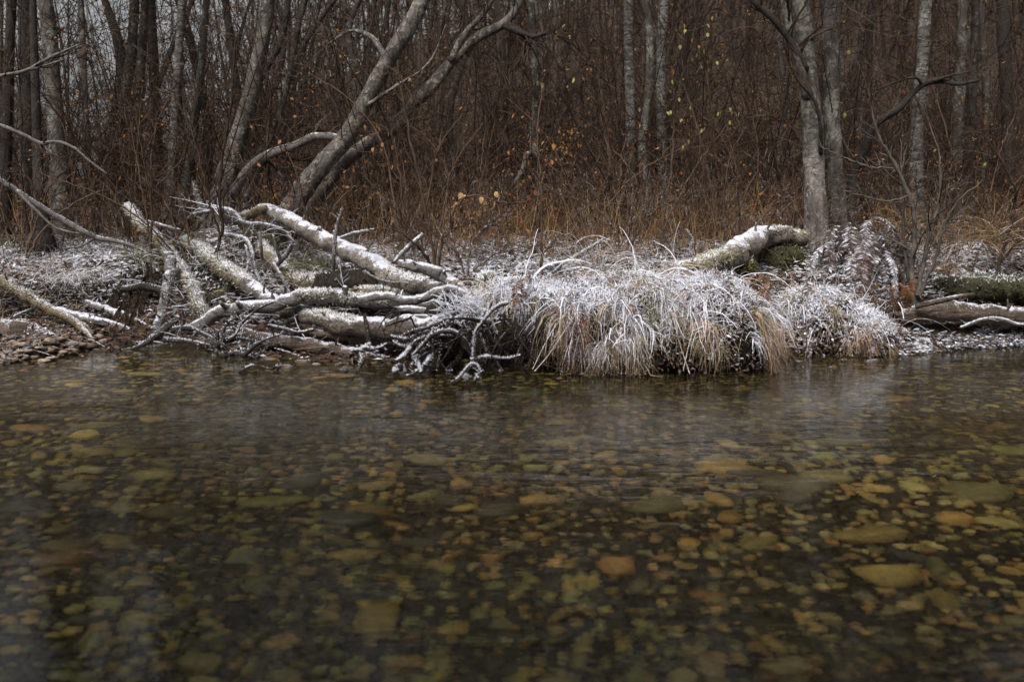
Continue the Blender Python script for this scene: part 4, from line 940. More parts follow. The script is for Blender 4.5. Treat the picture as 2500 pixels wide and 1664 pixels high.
def hang(p, d, L, K, r, lobes=None, grav=.28, wig=.06, zmin=.004, kink=0.):
    outp = [p]; step = (L / (K - 1))[:, None]
    for k in range(K - 1):
        d = d + r.normal(size=d.shape) * wig
        if kink: d = d + r.normal(size=d.shape) * (r.uniform(size=(len(d), 1)) < kink) * 1.1
        d[:, 2] -= grav; d = unit(d)
        p = p + d * step
        if lobes is not None: p = lobes.push(p)
        p[:, 2] = np.maximum(p[:, 2], zmin); outp.append(p)
    return np.stack(outp, 1)

def frond(name, mat, parent, base, d, L, W, col, r, grav=.16, n=15, frost=.4, lobes=None, loc=None):
    K = n + 3
    P = hang(base[None].copy(), unit(d)[None], np.array([L]), K, r, lobes, grav, .03)
    g = G(); tubes(g, P, np.linspace(.004, .0015, K)[None], 3, (*col, frost))
    P = P[0]; T = unit(np.gradient(P, axis=0)); up = unit(np.cross(np.cross(T, [0, 0, 1.]) + 1e-4, T)); S = unit(np.cross(T, up))
    t = np.linspace(0, 1, K)[2:]; prof = W * np.sin(np.pi * np.clip(.12 + .88 * t, 0, 1)) ** .8
    for sg in (-1, 1):
        dr = S[2:] * sg + T[2:] * .35 + r.normal(0, .12, (len(t), 3)); dr[:, 2] -= .25
        c = np.tile(np.array([*col, frost]), (len(t), 1)); c[:, :3] *= r.uniform(.65, 1.3, (len(t), 1)); c[:, 3] += r.normal(0, .2, len(t))
        leaflets(g, P[2:], dr, up[2:] + r.normal(0, .3, (len(t), 3)), prof + .008, L / n * .95, c, .15)
    return g.build(name, mat, parent, loc)

def mound(label, name, lobes, seed, ntuft, nper, lens, loc, width=.0058, frost=(.6, .5), bias=(0, -.55, 0), shortx=-99, ferns=10, spk=12000, pal=STRAW, litter=2500, holes=()):
    r = np.random.default_rng(seed); root = thing(name, label, 'grass mound', loc)
    g = G()
    for k, (c, rd_) in enumerate(lobes.L):
        v, t = ICO[3]; v = v.copy(); v *= (1 + .16 * fbm(v[:, 0] * 2 + k, v[:, 1] * 2 + v[:, 2] * 3))[:, None]; v = v * rd_ * .93 + c
        v[:, 2] = np.maximum(v[:, 2], -.06); g.add(v, None, t, (.04, .03, .025, 0))
    g.build('soil_core', M['soil'], root)
    K = 10
    def blades(p, d, L, col, fr, grav, wig, wid):
        N = len(p); Pt = hang(p, d, L, K, r, lobes, grav, wig, .012, .085)
        C = np.zeros((N, K, 4)); C[..., :3] = col[:, None]
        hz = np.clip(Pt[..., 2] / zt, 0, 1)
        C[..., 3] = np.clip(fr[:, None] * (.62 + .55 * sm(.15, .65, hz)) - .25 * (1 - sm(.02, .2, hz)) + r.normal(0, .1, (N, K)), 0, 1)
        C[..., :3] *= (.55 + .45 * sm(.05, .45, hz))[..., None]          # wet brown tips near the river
        W = wid * np.linspace(1, .35, K)[None] * r.lognormal(-.1, .45, (N, 1)) * (1 + .3 * C[..., 3])
        return Pt, C, W
    zt = max(c[2] + q[2] for c, q in lobes.L)
    # clumps springing from single points and drooping outwards
    tp, tn = lobes.sample(ntuft * 3, r, .0, .5); kp = np.nonzero(fbm(tp[:, 0] * 3.2 + 5, tp[:, 2] * 3.2 + tp[:, 1] * 2) > -.22)[0][:ntuft]; tp, tn = tp[kp], tn[kp]; ntuft = len(tp)
    per = r.integers(int(nper * .35), int(nper * 1.6), ntuft); idx = np.repeat(np.arange(ntuft), per); N = len(idx)
    p = lobes.push(tp[idx] + r.normal(0, .018, (N, 3)))
    hor = tn * np.array([1, 1, 0]) + np.array(bias) * .6 + r.normal(0, .35, (ntuft, 3)) * np.array([1, 1, 0])
    td = unit(hor) * r.uniform(.6, 1., (ntuft, 1)) + np.array([0, 0, 1.]) * r.uniform(-.1, .55, (ntuft, 1)) + tn * .3
    d = unit(td[idx] + r.normal(0, 1, (N, 3)) * r.uniform(.12, .42, (ntuft, 1))[idx])
    lt = r.uniform(lens[0], lens[1], ntuft) * np.where(tp[:, 0] < shortx, .62, 1)
    L = lt[idx] * r.uniform(.45, 1.1, N)
    tc = pal[r.choice(len(pal), ntuft, p=np.array([.24, .2, .18, .16, .12, .10]))]; tf = np.where(r.uniform(size=ntuft) < .5, r.normal(frost[0] + .12, .12, ntuft), r.normal(frost[0] - .42, .12, ntuft))
    A1 = blades(p, d, L, tc[idx] * r.uniform(.7, 1.25, (N, 1)), np.clip(tf[idx] + r.normal(0, .15, N), 0, 1.2), r.uniform(.18, .5, N), .12, width)
    # matted blades lying on the top
    n2 = int(ntuft * nper * .4); p2, nn2 = lobes.sample(n2, r, .25, .8); t2 = r.normal(size=(n2, 3)); t2 = unit(t2 - nn2 * (t2 * nn2).sum(-1, keepdims=True))
    A2 = blades(p2, unit(t2 + nn2 * r.uniform(.05, .6, (n2, 1))), r.uniform(.08, .3, n2), pal[r.integers(0, len(pal), n2)] * r.uniform(.6, 1.1, (n2, 1)), np.clip(r.normal(frost[0], .2, n2), 0, 1.2), .12, .16, width * .9)
    # long loose stray stalks
    n3 = 90; p3, nn3 = lobes.sample(n3, r, .2, .5)
    A3 = blades(p3, unit(nn3 + r.normal(0, .6, (n3, 3)) + np.array([0, -.3, .2])), r.uniform(.35, .8, n3), pal[r.integers(0, 4, n3)], np.clip(r.normal(.6, .2, n3), 0, 1), .22, .1, width * 1.3)
    Pt = np.concatenate([A1[0], A2[0], A3[0]]); C = np.concatenate([A1[1], A2[1], A3[1]]); W = np.concatenate([A1[2], A2[2], A3[2]]); N = len(Pt)
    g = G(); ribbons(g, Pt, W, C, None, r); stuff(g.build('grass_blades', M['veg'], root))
    # hoar frost on the blades
    i = r.integers(0, N, spk); t = r.uniform(0, K - 1.001, spk); k = t.astype(int); f = (t - k)[:, None]
    q = Pt[i, k] * (1 - f) + Pt[i, k + 1] * f; a = C[i, k, 3]; keep = r.uniform(size=spk) < a * 1.1; q = q[keep]
    g = G(); dd = r.normal(size=q.shape) + np.array([0, -.2, .5]); spikes(g, q, dd, r.uniform(.007, .017, len(q)), r.uniform(.004, .007, len(q)), np.tile(FR, (len(q), 1)), r)
    # crust of rime on the top
    q, nn = lobes.sample(int(spk * .3), r, .45, .8); cl = fbm(q[:, 0] * 6, q[:, 1] * 6, 3); q = q[cl > -.05] + r.normal(0, .025, (int((cl > -.05).sum()), 3)); nn = nn[cl > -.05]
    spikes(g, q + nn * .015, nn + r.normal(0, .7, nn.shape), r.uniform(.02, .06, len(q)), r.uniform(.008, .016, len(q)), np.tile(FR, (len(q), 1)), r)
    stuff(g.build('frost', M['frost'], root))
    q, nn = lobes.sample(litter, r, -.2, .6); c = np.tile(np.array([.125, .078, .055, .45]), (len(q), 1)); c[:, :3] *= r.uniform(.4, 1.5, (len(q), 1)); c[:, 3] = np.clip(.55 * nn[:, 2] + r.normal(.2, .25, len(q)), 0, 1)
    g = G(); leaflets(g, q + nn * .02, r.normal(size=q.shape) + np.array([0, 0, -.6]), nn + r.normal(0, .5, nn.shape), r.uniform(.02, .06, len(q)), r.uniform(.012, .03, len(q)), c); stuff(g.build('dead_leaves', M['litter'], root))
    bp, bn = lobes.sample(ferns, r, .0, .3)
    for k in range(ferns):
        frond('fern_frond', M['litter'], root, bp[k] + bn[k] * .03, bn[k] + np.array([r.normal(0, .4), -.5, .2]), r.uniform(.3, .55), r.uniform(.028, .05), np.array([.115, .055, .042]) * r.uniform(.6, 1.3), r, .2, 20, .36, lobes)
    return root

m1 = Lobes([((1.10, 8.72, .14), (.90, .64, .60)), ((1.74, 8.55, .14), (.42, .50, .60)), ((.72, 8.65, .36), (.62, .52, .34)), ((.12, 8.66, .54), (.46, .38, .15))])
mound('large hoar-frosted grass mound overhanging the river', 'grass_mound', m1, 31, 195, 38, (.28, .64), (1.2, 8.6, 0), spk=34000, ferns=9, litter=6500, shortx=.42)
m2 = Lobes([((2.90, 9.55, .10), (.46, .46, .46)), ((3.22, 9.45, .06), (.42, .40, .32))])
mound('smaller frosted grass mound right of the large one', 'grass_mound', m2, 32, 64, 32, (.16, .38), (3.0, 9.4, 0), spk=12000, ferns=5, frost=(.5, .42), litter=3600)

# long single stalks on the large mound
g = G(); r = np.random.default_rng(8); PP = []; WW = []
for L in [[(1400, 745, 7.95), (1360, 790, 7.85), (1320, 860, 7.75), (1300, 902, 7.7)], [(1410, 760, 7.95), (1370, 820, 7.85), (1340, 865, 7.8), (1305, 906, 7.7)], [(1250, 745, 8.0), (1190, 775, 7.95), (1165, 805, 7.95), (1155, 850, 7.95)], [(1500, 590, 8.5), (1450, 575, 8.5), (1410, 590, 8.5), (1404, 640, 8.5)],
          [(1505, 680, 8.3), (1500, 620, 8.3), (1478, 590, 8.3), (1460, 585, 8.3)], [(1640, 760, 7.95), (1660, 840, 7.85), (1680, 900, 7.8), (1684, 912, 7.75)], [(1700, 780, 7.95), (1680, 850, 7.85), (1668, 905, 7.75)], [(1790, 700, 8.3), (1850, 720, 8.2), (1880, 760, 8.15), (1850, 760, 8.1)]]:
    PP.append(spline(np.array([at(*q) for q in L]), 12))
PP = np.array(PP); tubes(g, PP, np.full((len(PP), 12), .004), 5, (.36, .26, .17, .45))
i = r.integers(0, len(PP), 900); k = r.uniform(0, 10.99, 900); k0 = k.astype(int); f = (k - k0)[:, None]; q = PP[i, k0] * (1 - f) + PP[i, k0 + 1] * f
spikes(g, q, r.normal(size=q.shape), r.uniform(.006, .014, 900), .005, np.tile(FR, (900, 1)), r)
mroot = [o for o in SC.objects if o.name == 'grass_mound'][0]
stuff(g.build('grass_stalks', M['veg'], mroot))

# frosted fern clump below the big right trunk
def fern_clump(label, centres, seed, n, col, frost, L, name='fern_clump', W=(.07, .11)):
    r = np.random.default_rng(seed); c0 = np.array(centres[0]); root = thing(name, label, 'fern', (c0[0], c0[1], float(H(c0[0], c0[1]))))
    for k in range(n):
        c = np.array(centres[k % len(centres)]) + r.normal(0, .06, 3); a = r.uniform(-2.9, -.25)
        d = np.array([math.cos(a), math.sin(a) * .8, r.uniform(.1, .9)])
        frond('frond', M['litter'], root, c, d, r.uniform(*L), r.uniform(*W), np.array(col) * r.uniform(.65, 1.35), r, r.uniform(.15, .3), 26, frost + r.normal(0, .1))
    return root
fern_clump('frosted purple-brown fern clump drooping below the big right trunk', [at(2080, 570, 10.3), at(2130, 570, 10.3), at(2030, 590, 10.25), at(2165, 590, 10.3), at(2100, 610, 10.1), at(2160, 640, 10.1)], 41, 72, (.125, .082, .068), .42, (.35, .75), W=(.05, .09))
fern_clump('rust-brown dead fern above the end of the right log', [at(2180, 700, 9.75), at(2230, 700, 9.75), at(2150, 715, 9.75)], 42, 13, (.13, .06, .025), .1, (.2, .34), W=(.04, .07))
fern_clump('brown hanging fern between the two grass mounds', [at(1840, 690, 9.2), at(1870, 700, 9.2)], 43, 18, (.20, .10, .045), .12, (.25, .5), W=(.04, .07))

def tussock(label, px, py, Y, n, L, pal, frost, seed, name='grass_tussock', spread=.1, up=1.2, grav=.22, width=.006, fwd=-.3, zoff=0):
    r = np.random.default_rng(seed); c = at(px, py, Y); z = float(H(c[0], c[1])); c[2] = max(z, c[2] - .02) + zoff if zoff else c[2]
    p = c + r.normal(0, 1, (n, 3)) * np.array([spread, spread * .6, .02]); d = unit(np.stack([r.normal(0, .7, n), r.normal(fwd, .5, n), np.full(n, up)], -1))
    P = hang(p, d, r.uniform(L[0], L[1], n), 8, r, None, grav, .06)
    zz = H(P[..., 0], P[..., 1]) + .01; P[..., 2] = np.maximum(P[..., 2], zz)
    C = np.zeros((n, 8, 4)); C[..., :3] = (pal[r.integers(0, len(pal), n)] * r.uniform(.7, 1.25, (n, 1)))[:, None]; C[..., 3] = np.clip(r.normal(frost, .2, (n, 1)), 0, 1)
    g = G(); ribbons(g, P, width * np.linspace(1, .3, 8)[None] * r.uniform(.6, 1.3, (n, 1)), C, None, r)
    o = g.build(name, M['veg'], loc=tuple(c)); return tag(o, label, 'grass')
GREEN = np.array([[.15, .15, .06], [.20, .18, .09], [.12, .12, .05]]); TAN = np.array([[.30, .19, .09], [.36, .25, .13], [.25, .15, .07], [.22, .12, .05]])
tussock('olive grass tuft hanging over the left bank edge', 335, 632, 10.8, 130, (.2, .42), GREEN, .35, 1, spread=.08, up=.7)
tussock('green sedge tuft between the mossy and the pale logs', 752, 655, 10.3, 150, (.18, .4), GREEN * 1.1, .08, 2, spread=.10, up=.9)
tussock('frosted straw grass arching over the far left bank', 140, 680, 10.75, 130, (.25, .5), STRAW[:4] * .8, .6, 3, spread=.16, up=.6)
tussock('frosted grass fringe drooping at the bank lip near the slanting branch', 205, 668, 10.75, 110, (.2, .4), STRAW[:4] * .8, .6, 4, spread=.14, up=.4)
tussock('large brown dry grass bunch at the right border', 2440, 590, 10.6, 260, (.4, .75), TAN * .8, .15, 5, spread=.18, up=.9)
tussock('small tan grass tuft on the mossy right bank', 2300, 655, 10.1, 90, (.15, .32), TAN, .25, 6, spread=.06, up=.6)
tussock('dry grass sheaf leaning beside the fern clump', 2210, 560, 10.6, 130, (.3, .6), TAN, .2, 7, spread=.10, up=.9)
tussock('rusty grass curtain hanging between the mounds', 1860, 690, 9.75, 90, (.2, .4), TAN * .5, .1, 8, spread=.12, up=.4)
tussock('tall tan grass tuft right of the grey snag', 1800, 585, 11.2, 170, (.4, .8), TAN, .15, 9, spread=.2, up=2.)
tussock('frosted grass tuft with long arching stalks behind the mound', 1440, 640, 9.75, 90, (.3, .6), STRAW[:4] * .8, .5, 10, spread=.12, up=1.2)

# mossy lumps of the right bank and under the leaning log
def lump(label, px, py, Y, s, mat, seed, name='mossy_boulder', cat='boulder', moss=900, col=(.07, .07, .032), fr=.22):
    r = np.random.default_rng(seed); c = at(px, py, Y); root = thing(name, label, cat, (c[0], c[1], c[2] - s[2] * .5))
    v, t = ICO[3]; v = v * (1 + .2 * fbm(v[:, 0] * 2 + seed, v[:, 1] * 2 + v[:, 2] * 3 + seed))[:, None]; g = G(); P = v * np.array(s) + c; g.add(P, None, t, (.1, .1, .05, 0)); g.build('core', mat, root)
    i = r.integers(0, len(P), moss); p = P[i] + r.normal(0, .012, (moss, 3)); nn = unit(v[i] / np.array(s)); cc = np.tile(np.array([*col, 0]), (moss, 1)); cc[:, :3] *= r.uniform(.5, 1.5, (moss, 1)); cc[:, 3] = np.clip(nn[:, 2] * .6 + r.normal(fr - .3, .2, moss), 0, 1)
    k = nn[:, 2] > -.5; g = G(); spikes(g, p[k], nn[k] + r.normal(0, .6, (k.sum(), 3)), r.uniform(.015, .045, k.sum()), r.uniform(.008, .02, k.sum()), cc[k], r); stuff(g.build('moss', M['veg'], root))
lump('long moss-covered boulder above the right log', 2380, 705, 10.35, (.55, .25, .16), M['mossbank'], 1, moss=2600)
lump('moss-covered boulder cut by the right border', 2500, 712, 10.4, (.35, .25, .16), M['mossbank'], 2, moss=1600)
lump('dark mossy overhang beneath the pale bent log', 1890, 640, 10.3, (.32, .25, .2), M['mossbank'], 3, 'mossy_hummock', 'hummock', 1500, (.09, .09, .02), .05)
lump('yellow moss cushion at the foot of the bent log', 1815, 650, 9.65, (.10, .09, .09), M['mossbank'], 4, 'moss_cushion', 'moss', 700, (.25, .20, .06), .3)
lump('pale moss cushion at the left end of the large mound', 1190, 690, 8.75, (.09, .08, .09), M['mossbank'], 5, 'moss_cushion', 'moss', 800, (.30, .28, .16), .6)
lump('dark earth lump under the big pale log', 880, 690, 9.95, (.5, .25, .17), M['soil'], 6, 'earth_lump', 'soil', 900, (.05, .04, .02), .1)
lump('brown mossy earth under the frosted hump', 640, 600, 11.1, (.3, .25, .22), M['mossbank'], 7, 'earth_lump', 'soil', 900, (.09, .09, .03), .1)

# ================================================================== SHRUBS AND SAPLINGS WITH SINGLE LEAVES
def leaf_mesh(col, fr=.1):
    g = G(); xs_ = np.array([0, .18, .45, .75, 1.]); ws = np.array([.03, .26, .34, .22, 0.]); v = []
    for x_, w_ in zip(xs_, ws):
        z = -.25 * x_ ** 2
        v += [(x_, -w_, z + w_ * .35), (x_, 0, z), (x_, w_, z + w_ * .35)]
    q = []
    for k in range(4):
        for j in (0, 1): q.append((3 * k + j, 3 * k + j + 1, 3 * k + j + 4, 3 * k + j + 3))
    g.add(v, q, None, (*col, fr)); return g.mesh('leaf', M['leaf'])
LM = {'green': leaf_mesh((.26, .27, .11), .2), 'yellow': leaf_mesh((.34, .27, .08)), 'tan': leaf_mesh((.52, .33, .16), .25), 'orange': leaf_mesh((.30, .15, .06)), 'rust': leaf_mesh((.17, .06, .03))}
rl = np.random.default_rng(55)
def put_leaf(root, p, kind, size):
    o = bpy.data.objects.new('leaf', LM[kind]); SC.collection.objects.link(o); o.parent = root
    o.location = tuple(np.asarray(p) - np.array(root.location)); o.scale = (size,) * 3
    o.rotation_euler = (rl.uniform(-.9, .9), rl.uniform(.6, 1.7), rl.uniform(0, 6.28))

def shrub(label, stems, seed, name='shrub', leaves=(), twigs=14, twl=(.25, .7), col=TW, frost=0., group=None, sub=5, cat='shrub', up=.2, thin=.68):
    r = np.random.default_rng(seed); root = None
    gt = G(); SP = []
    for k, L in enumerate(stems):
        P, R = pxpath(L, len(L) * 6); R = np.maximum(R * thin, .003)
        if root is None:
            zb = float(H(P[0, 0], P[0, 1])); root = thing(name, label, cat, (P[0, 0], P[0, 1], min(zb, P[0, 2])), group)
        if k == 0 or P[0, 2] < H(P[0, 0], P[0, 1]) + .25:
            P = np.vstack([[P[0, 0], P[0, 1], min(float(H(P[0, 0], P[0, 1])) - .05, P[0, 2] - .02)], P]); R = np.r_[R[0], R]
        P[1:-1] += r.normal(0, .006, P[1:-1].shape)
        SP.append(P); g = G(); tubes(g, P[None], R[None], 7, np.array([[*(col[:3] * r.uniform(1., 1.6)), frost]])); g.build('stem', M['twig'], root)
        b, q = grow(P[None], R[None], twigs, .15, 1, twl[0], twl[1], 7, .8, up, .13, .5, r=r); tubes(gt, b, np.maximum(q, .0022), 4, twig_cols(len(b), r, col, .3, frost))
        b2, q2 = grow(b, q, sub, .2, 1, twl[0] * .4, twl[1] * .5, 5, .75, up, .16, .65, r=r); strands(gt, b2, np.maximum(q2, .0017), 3, twig_cols(len(b2), r, col, .3, frost))
    SP = np.concatenate(SP); lv = [(at(px, py, stems[0][0][2] + rl.uniform(-.1, .1)), kind, s_ * .72) for (px, py, kind, s_) in leaves]
    for (lp, kind, s_) in lv:
        a_ = SP[np.argmin(np.linalg.norm(SP - lp, axis=1) + .6 * np.maximum(0, SP[:, 2] - lp[2]))]; md = (a_ + lp) / 2 + rl.normal(0, .03, 3) + np.array([0, 0, .06])
        tubes(gt, spline(np.array([a_, md, lp + [0, 0, .004]]), 8)[None], np.linspace(.003, .0018, 8)[None], 3, twig_cols(1, r, col, .2, frost))
    stuff(gt.build('twigs', M['twig'], root))
    for (lp, kind, s_) in lv: put_leaf(root, lp, kind, s_)
    return root
tan_l = [(1128, 471), (1138, 476), (1209, 468), (1205, 488), (1171, 514), (1146, 507), (1136, 539), (1190, 500), (1216, 505), (1160, 530), (1176, 480), (1222, 520)]
shrub('bare shrub with a few big tan leaves, in front of the thicket', [[(1062, 650, 9.9, 6), (1046, 553, 9.9, 5), (1018, 410, 9.9, 4.5), (989, 275, 9.9, 4), (970, 150, 9.9, 2)], [(1068, 650, 9.85, 6), (1089, 560, 9.8, 5), (1143, 479, 9.75, 4.5), (1190, 482, 9.7, 3), (1232, 495, 9.7, 3), (1300, 489, 9.7, 2)],
    [(1056, 650, 9.95, 5), (1000, 560, 10, 4), (930, 470, 10, 3), (880, 420, 10, 2)], [(1060, 650, 9.9, 5), (1080, 520, 9.95, 4), (1110, 400, 10, 3), (1180, 300, 10, 2)], [(1052, 645, 9.9, 4), (1020, 600, 9.8, 4), (960, 560, 9.7, 3), (900, 560, 9.6, 2)]],
    81, leaves=[(a, b, 'tan', .105) for a, b in tan_l], twigs=9, frost=.12)
shrub('thin sapling with hanging orange leaves before the leaning trunks', [[(985, 640, 10.4, 4), (960, 480, 10.5, 3.5), (930, 340, 10.6, 3), (860, 250, 10.7, 2.5), (760, 180, 10.8, 2)], [(985, 640, 10.4, 4), (975, 420, 10.5, 3), (950, 320, 10.6, 2), (880, 290, 10.7, 1.5)]], 82,
      leaves=[(a, b, 'orange', .07) for a, b in [(891, 305), (918, 302), (926, 308), (934, 348), (930, 362), (911, 360), (961, 354), (946, 322), (936, 408), (957, 402), (686, 342), (684, 382), (705, 368), (1000, 190), (1015, 165), (1030, 170)]], twigs=10)
shrub('upright sapling left of the large mound with rusty leaves', [[(1322, 700, 9.6, 5), (1322, 560, 9.7, 4.5), (1320, 450, 9.75, 4), (1312, 320, 9.8, 3), (1330, 180, 9.9, 2)]], 83, 'sapling', cat='sapling',
      leaves=[(1307, 462, 'rust', .08), (1292, 475, 'rust', .08), (1315, 628, 'tan', .075), (1340, 618, 'orange', .07), (1312, 642, 'tan', .05), (1290, 198, 'green', .07), (1311, 197, 'green', .07), (1324, 202, 'green', .08), (1400, 190, 'yellow', .07), (1345, 390, 'orange', .07), (1352, 350, 'orange', .08), (1330, 345, 'orange', .07)], twigs=12, frost=.1)
shrub('sapling with pale green leaves before the middle trio', [[(1612, 625, 10.5, 5), (1622, 520, 10.6, 4), (1640, 400, 10.7, 4), (1645, 280, 10.8, 3), (1640, 160, 10.9, 2)], [(1620, 560, 10.5, 4), (1680, 440, 10.55, 3), (1740, 350, 10.6, 2.5), (1785, 295, 10.6, 2)], [(1612, 600, 10.5, 4), (1700, 500, 10.4, 3), (1705, 385, 10.4, 2), (1670, 360, 10.4, 1.5)]], 84, 'sapling', cat='sapling',
      leaves=[(a, b, 'green' if (a + b) % 3 else 'yellow', .064) for a, b in [(1642, 195), (1634, 209), (1632, 219), (1614, 233), (1659, 238), (1559, 263), (1628, 273), (1636, 270), (1664, 290), (1686, 259), (1755, 274), (1764, 271), (1783, 263), (1788, 270), (1776, 306), (1782, 294), (1713, 314), (1722, 310), (1679, 342), (1667, 355), (1732, 167), (1746, 180), (1674, 72), (1728, 80), (1517, 427), (1806, 275)]] + [(1642, 171, 'orange', .09)], twigs=10)
yl = [(1672, 78), (1690, 95), (1720, 120), (1735, 135), (1700, 130), (1750, 150), (1670, 60), (1725, 60), (1740, 40), (1710, 160), (1660, 110), (1690, 140), (1755, 110), (1380, 60), (1390, 85), (1362, 75), (1640, 20), (1600, 12)]
shrub('tall thin sapling with a cloud of small yellow leaves, upper middle', [[(1760, 600, 12.2, 6), (1750, 420, 12.3, 5), (1730, 220, 12.4, 4), (1700, 40, 12.5, 3), (1690, -30, 12.5, 2)]], 85, 'sapling', cat='sapling', leaves=[(a, b, 'yellow', .075) for a, b in yl], twigs=14)
shrub('dark forked sapling before the left leaning trunk', [[(528, 620, 10.7, 6), (541, 560, 10.65, 6), (536, 480, 10.6, 5.5), (542, 400, 10.6, 5), (565, 250, 10.6, 4), (575, 100, 10.6, 3)], [(538, 575, 10.65, 5), (520, 520, 10.6, 4), (505, 460, 10.55, 4), (470, 330, 10.5, 3), (420, 220, 10.5, 2)]], 86, 'sapling', cat='sapling', twigs=12, col=TW * .6)
shrub('cluster of thin brown shoots beside the blunt mossy log', [[(366, 600, 10.9, 4), (358, 520, 10.9, 3.5), (342, 440, 10.9, 3), (320, 300, 10.9, 2)], [(368, 600, 10.85, 4), (370, 500, 10.85, 3), (352, 400, 10.85, 2.5), (330, 250, 10.8, 2)], [(364, 600, 10.9, 3), (372, 540, 10.9, 3), (366, 420, 10.9, 2)]], 87, twigs=8)
shrub('multi-stemmed grey birch sapling at the right bank', [[(2232, 720, 9.85, 11), (2226, 650, 9.85, 10), (2234, 570, 9.8, 9), (2218, 478, 9.75, 8), (2184, 402, 9.7, 7), (2146, 337, 9.65, 5), (2128, 260, 9.6, 3)], [(2240, 720, 9.8, 9), (2262, 610, 9.8, 8), (2280, 540, 9.75, 7), (2296, 450, 9.7, 5), (2292, 370, 9.7, 3), (2268, 300, 9.7, 2)],
      [(2226, 715, 9.9, 7), (2208, 600, 9.9, 6), (2206, 540, 9.9, 5), (2200, 440, 9.9, 4), (2215, 350, 9.9, 2)], [(2245, 720, 9.75, 7), (2280, 640, 9.7, 6), (2330, 500, 9.6, 4), (2400, 440, 9.6, 2)], [(2180, 412, 9.7, 4), (2118, 406, 9.6, 4), (2060, 385, 9.55, 3), (1995, 352, 9.5, 2)], [(2220, 480, 9.75, 4), (2160, 490, 9.65, 3), (2100, 475, 9.6, 3), (2050, 465, 9.55, 2)]], 88, 'sapling', cat='sapling', thin=.66, twigs=10, col=np.array([.085, .07, .06, 0]), frost=.16,
      leaves=[(2062, 275, 'green', .08), (2195, 75, 'green', .07), (2072, 122, 'yellow', .07), (2130, 382, 'rust', .07)])
shrub('dark crooked bush at the right border above the brown grass', [[(2440, 640, 10.4, 6), (2470, 540, 10.4, 5), (2480, 470, 10.4, 5), (2450, 400, 10.4, 4), (2400, 330, 10.4, 2)], [(2445, 640, 10.4, 4), (2500, 560, 10.4, 4), (2540, 450, 10.4, 3)]], 89, twigs=10, col=TW * .5)
shrub('leafless bush left of the large mound, its twigs rimed', [[(1140, 670, 9.5, 4), (1150, 600, 9.6, 4), (1200, 540, 9.7, 3), (1260, 520, 9.7, 2)], [(1135, 670, 9.5, 4), (1110, 600, 9.55, 3), (1090, 520, 9.6, 2)], [(1150, 665, 9.5, 3), (1210, 620, 9.6, 3), (1290, 600, 9.7, 2)]], 90, twigs=12, frost=.3)
shrub('rimed thorny bush behind the middle of the large mound', [[(1520, 640, 9.9, 4), (1500, 560, 9.95, 4), (1440, 500, 10, 3), (1350, 470, 10, 2)], [(1530, 640, 9.9, 4), (1560, 560, 9.95, 3), (1620, 500, 10, 3), (1660, 480, 10, 2)], [(1525, 640, 9.9, 3), (1540, 540, 9.95, 3), (1545, 430, 10, 2)]], 91, twigs=12, frost=.28)
shrub('thin leafless bush between the snag and the big right trunk', [[(1800, 590, 10.6, 4), (1810, 500, 10.6, 4), (1850, 400, 10.6, 3), (1830, 250, 10.6, 2)], [(1810, 590, 10.6, 3), (1870, 520, 10.6, 3), (1955, 455, 10.6, 2)], [(1800, 590, 10.6, 3), (1760, 500, 10.6, 3), (1700, 420, 10.6, 2)]], 92, twigs=10, frost=.06)
for lb, st, sd in [('crooked branch entering from the left border at mid height', [[(-40, 290, 10.0, 5), (0, 306, 10, 5), (60, 330, 10, 4.5), (105, 351, 10, 4.5), (128, 346, 10, 4), (180, 361, 10, 3.5), (215, 390, 10, 3), (262, 425, 10, 2)], [(108, 351, 10, 3), (120, 378, 10, 2.5), (112, 372, 10, 2)]], 94),
                   ('forked pale branch entering from the left border high up', [[(-60, 200, 9.6, 5), (0, 186, 9.6, 5), (65, 172, 9.6, 4.5), (118, 143, 9.6, 4), (190, 110, 9.6, 2)], [(62, 173, 9.6, 4), (112, 160, 9.6, 3), (150, 147, 9.6, 2)]], 93)]:
    r = np.random.default_rng(sd); P, R = pxpath(st[0], 40); root = thing('overhanging_branch', lb, 'branch', P[0]); gt = G()
    # the branch starts at a thin tree standing outside the frame
    base = np.array([P[0, 0] - .35, P[0, 1] + .5, 0]); base[2] = float(H(base[0], base[1])) - .1
    q = spline(np.array([base, base + [.05, -.1, .8], [base[0] + .1, base[1] - .2, P[0, 2] - .3], P[0], P[3]]), 20); g = G(); wood(g, q, np.linspace(.04, R[0], 20), 8, .05); g.build('stem', M['limb'], root)
    for L in st:
        P, R = pxpath(L, len(L) * 5); g = G(); wood(g, P, R, 7, .1, seed=sd); g.build('limb', M['limb'], root)
        b, q = grow(P[None], R[None], 9, .2, 1, .12, .4, 5, .8, .1, .25, .5, r=r); tubes(gt, b, np.maximum(q, .002), 3, twig_cols(len(b), r, TW * .8, .3, .15)); b2, q2 = grow(b, q, 3, .3, 1, .06, .2, 4, .7, .1, .25, .6, r=r); strands(gt, b2, np.maximum(q2, .0016), 3, twig_cols(len(b2), r, TW * .8))
    stuff(gt.build('twigs', M['twig'], root))
rb = np.random.default_rng(404)
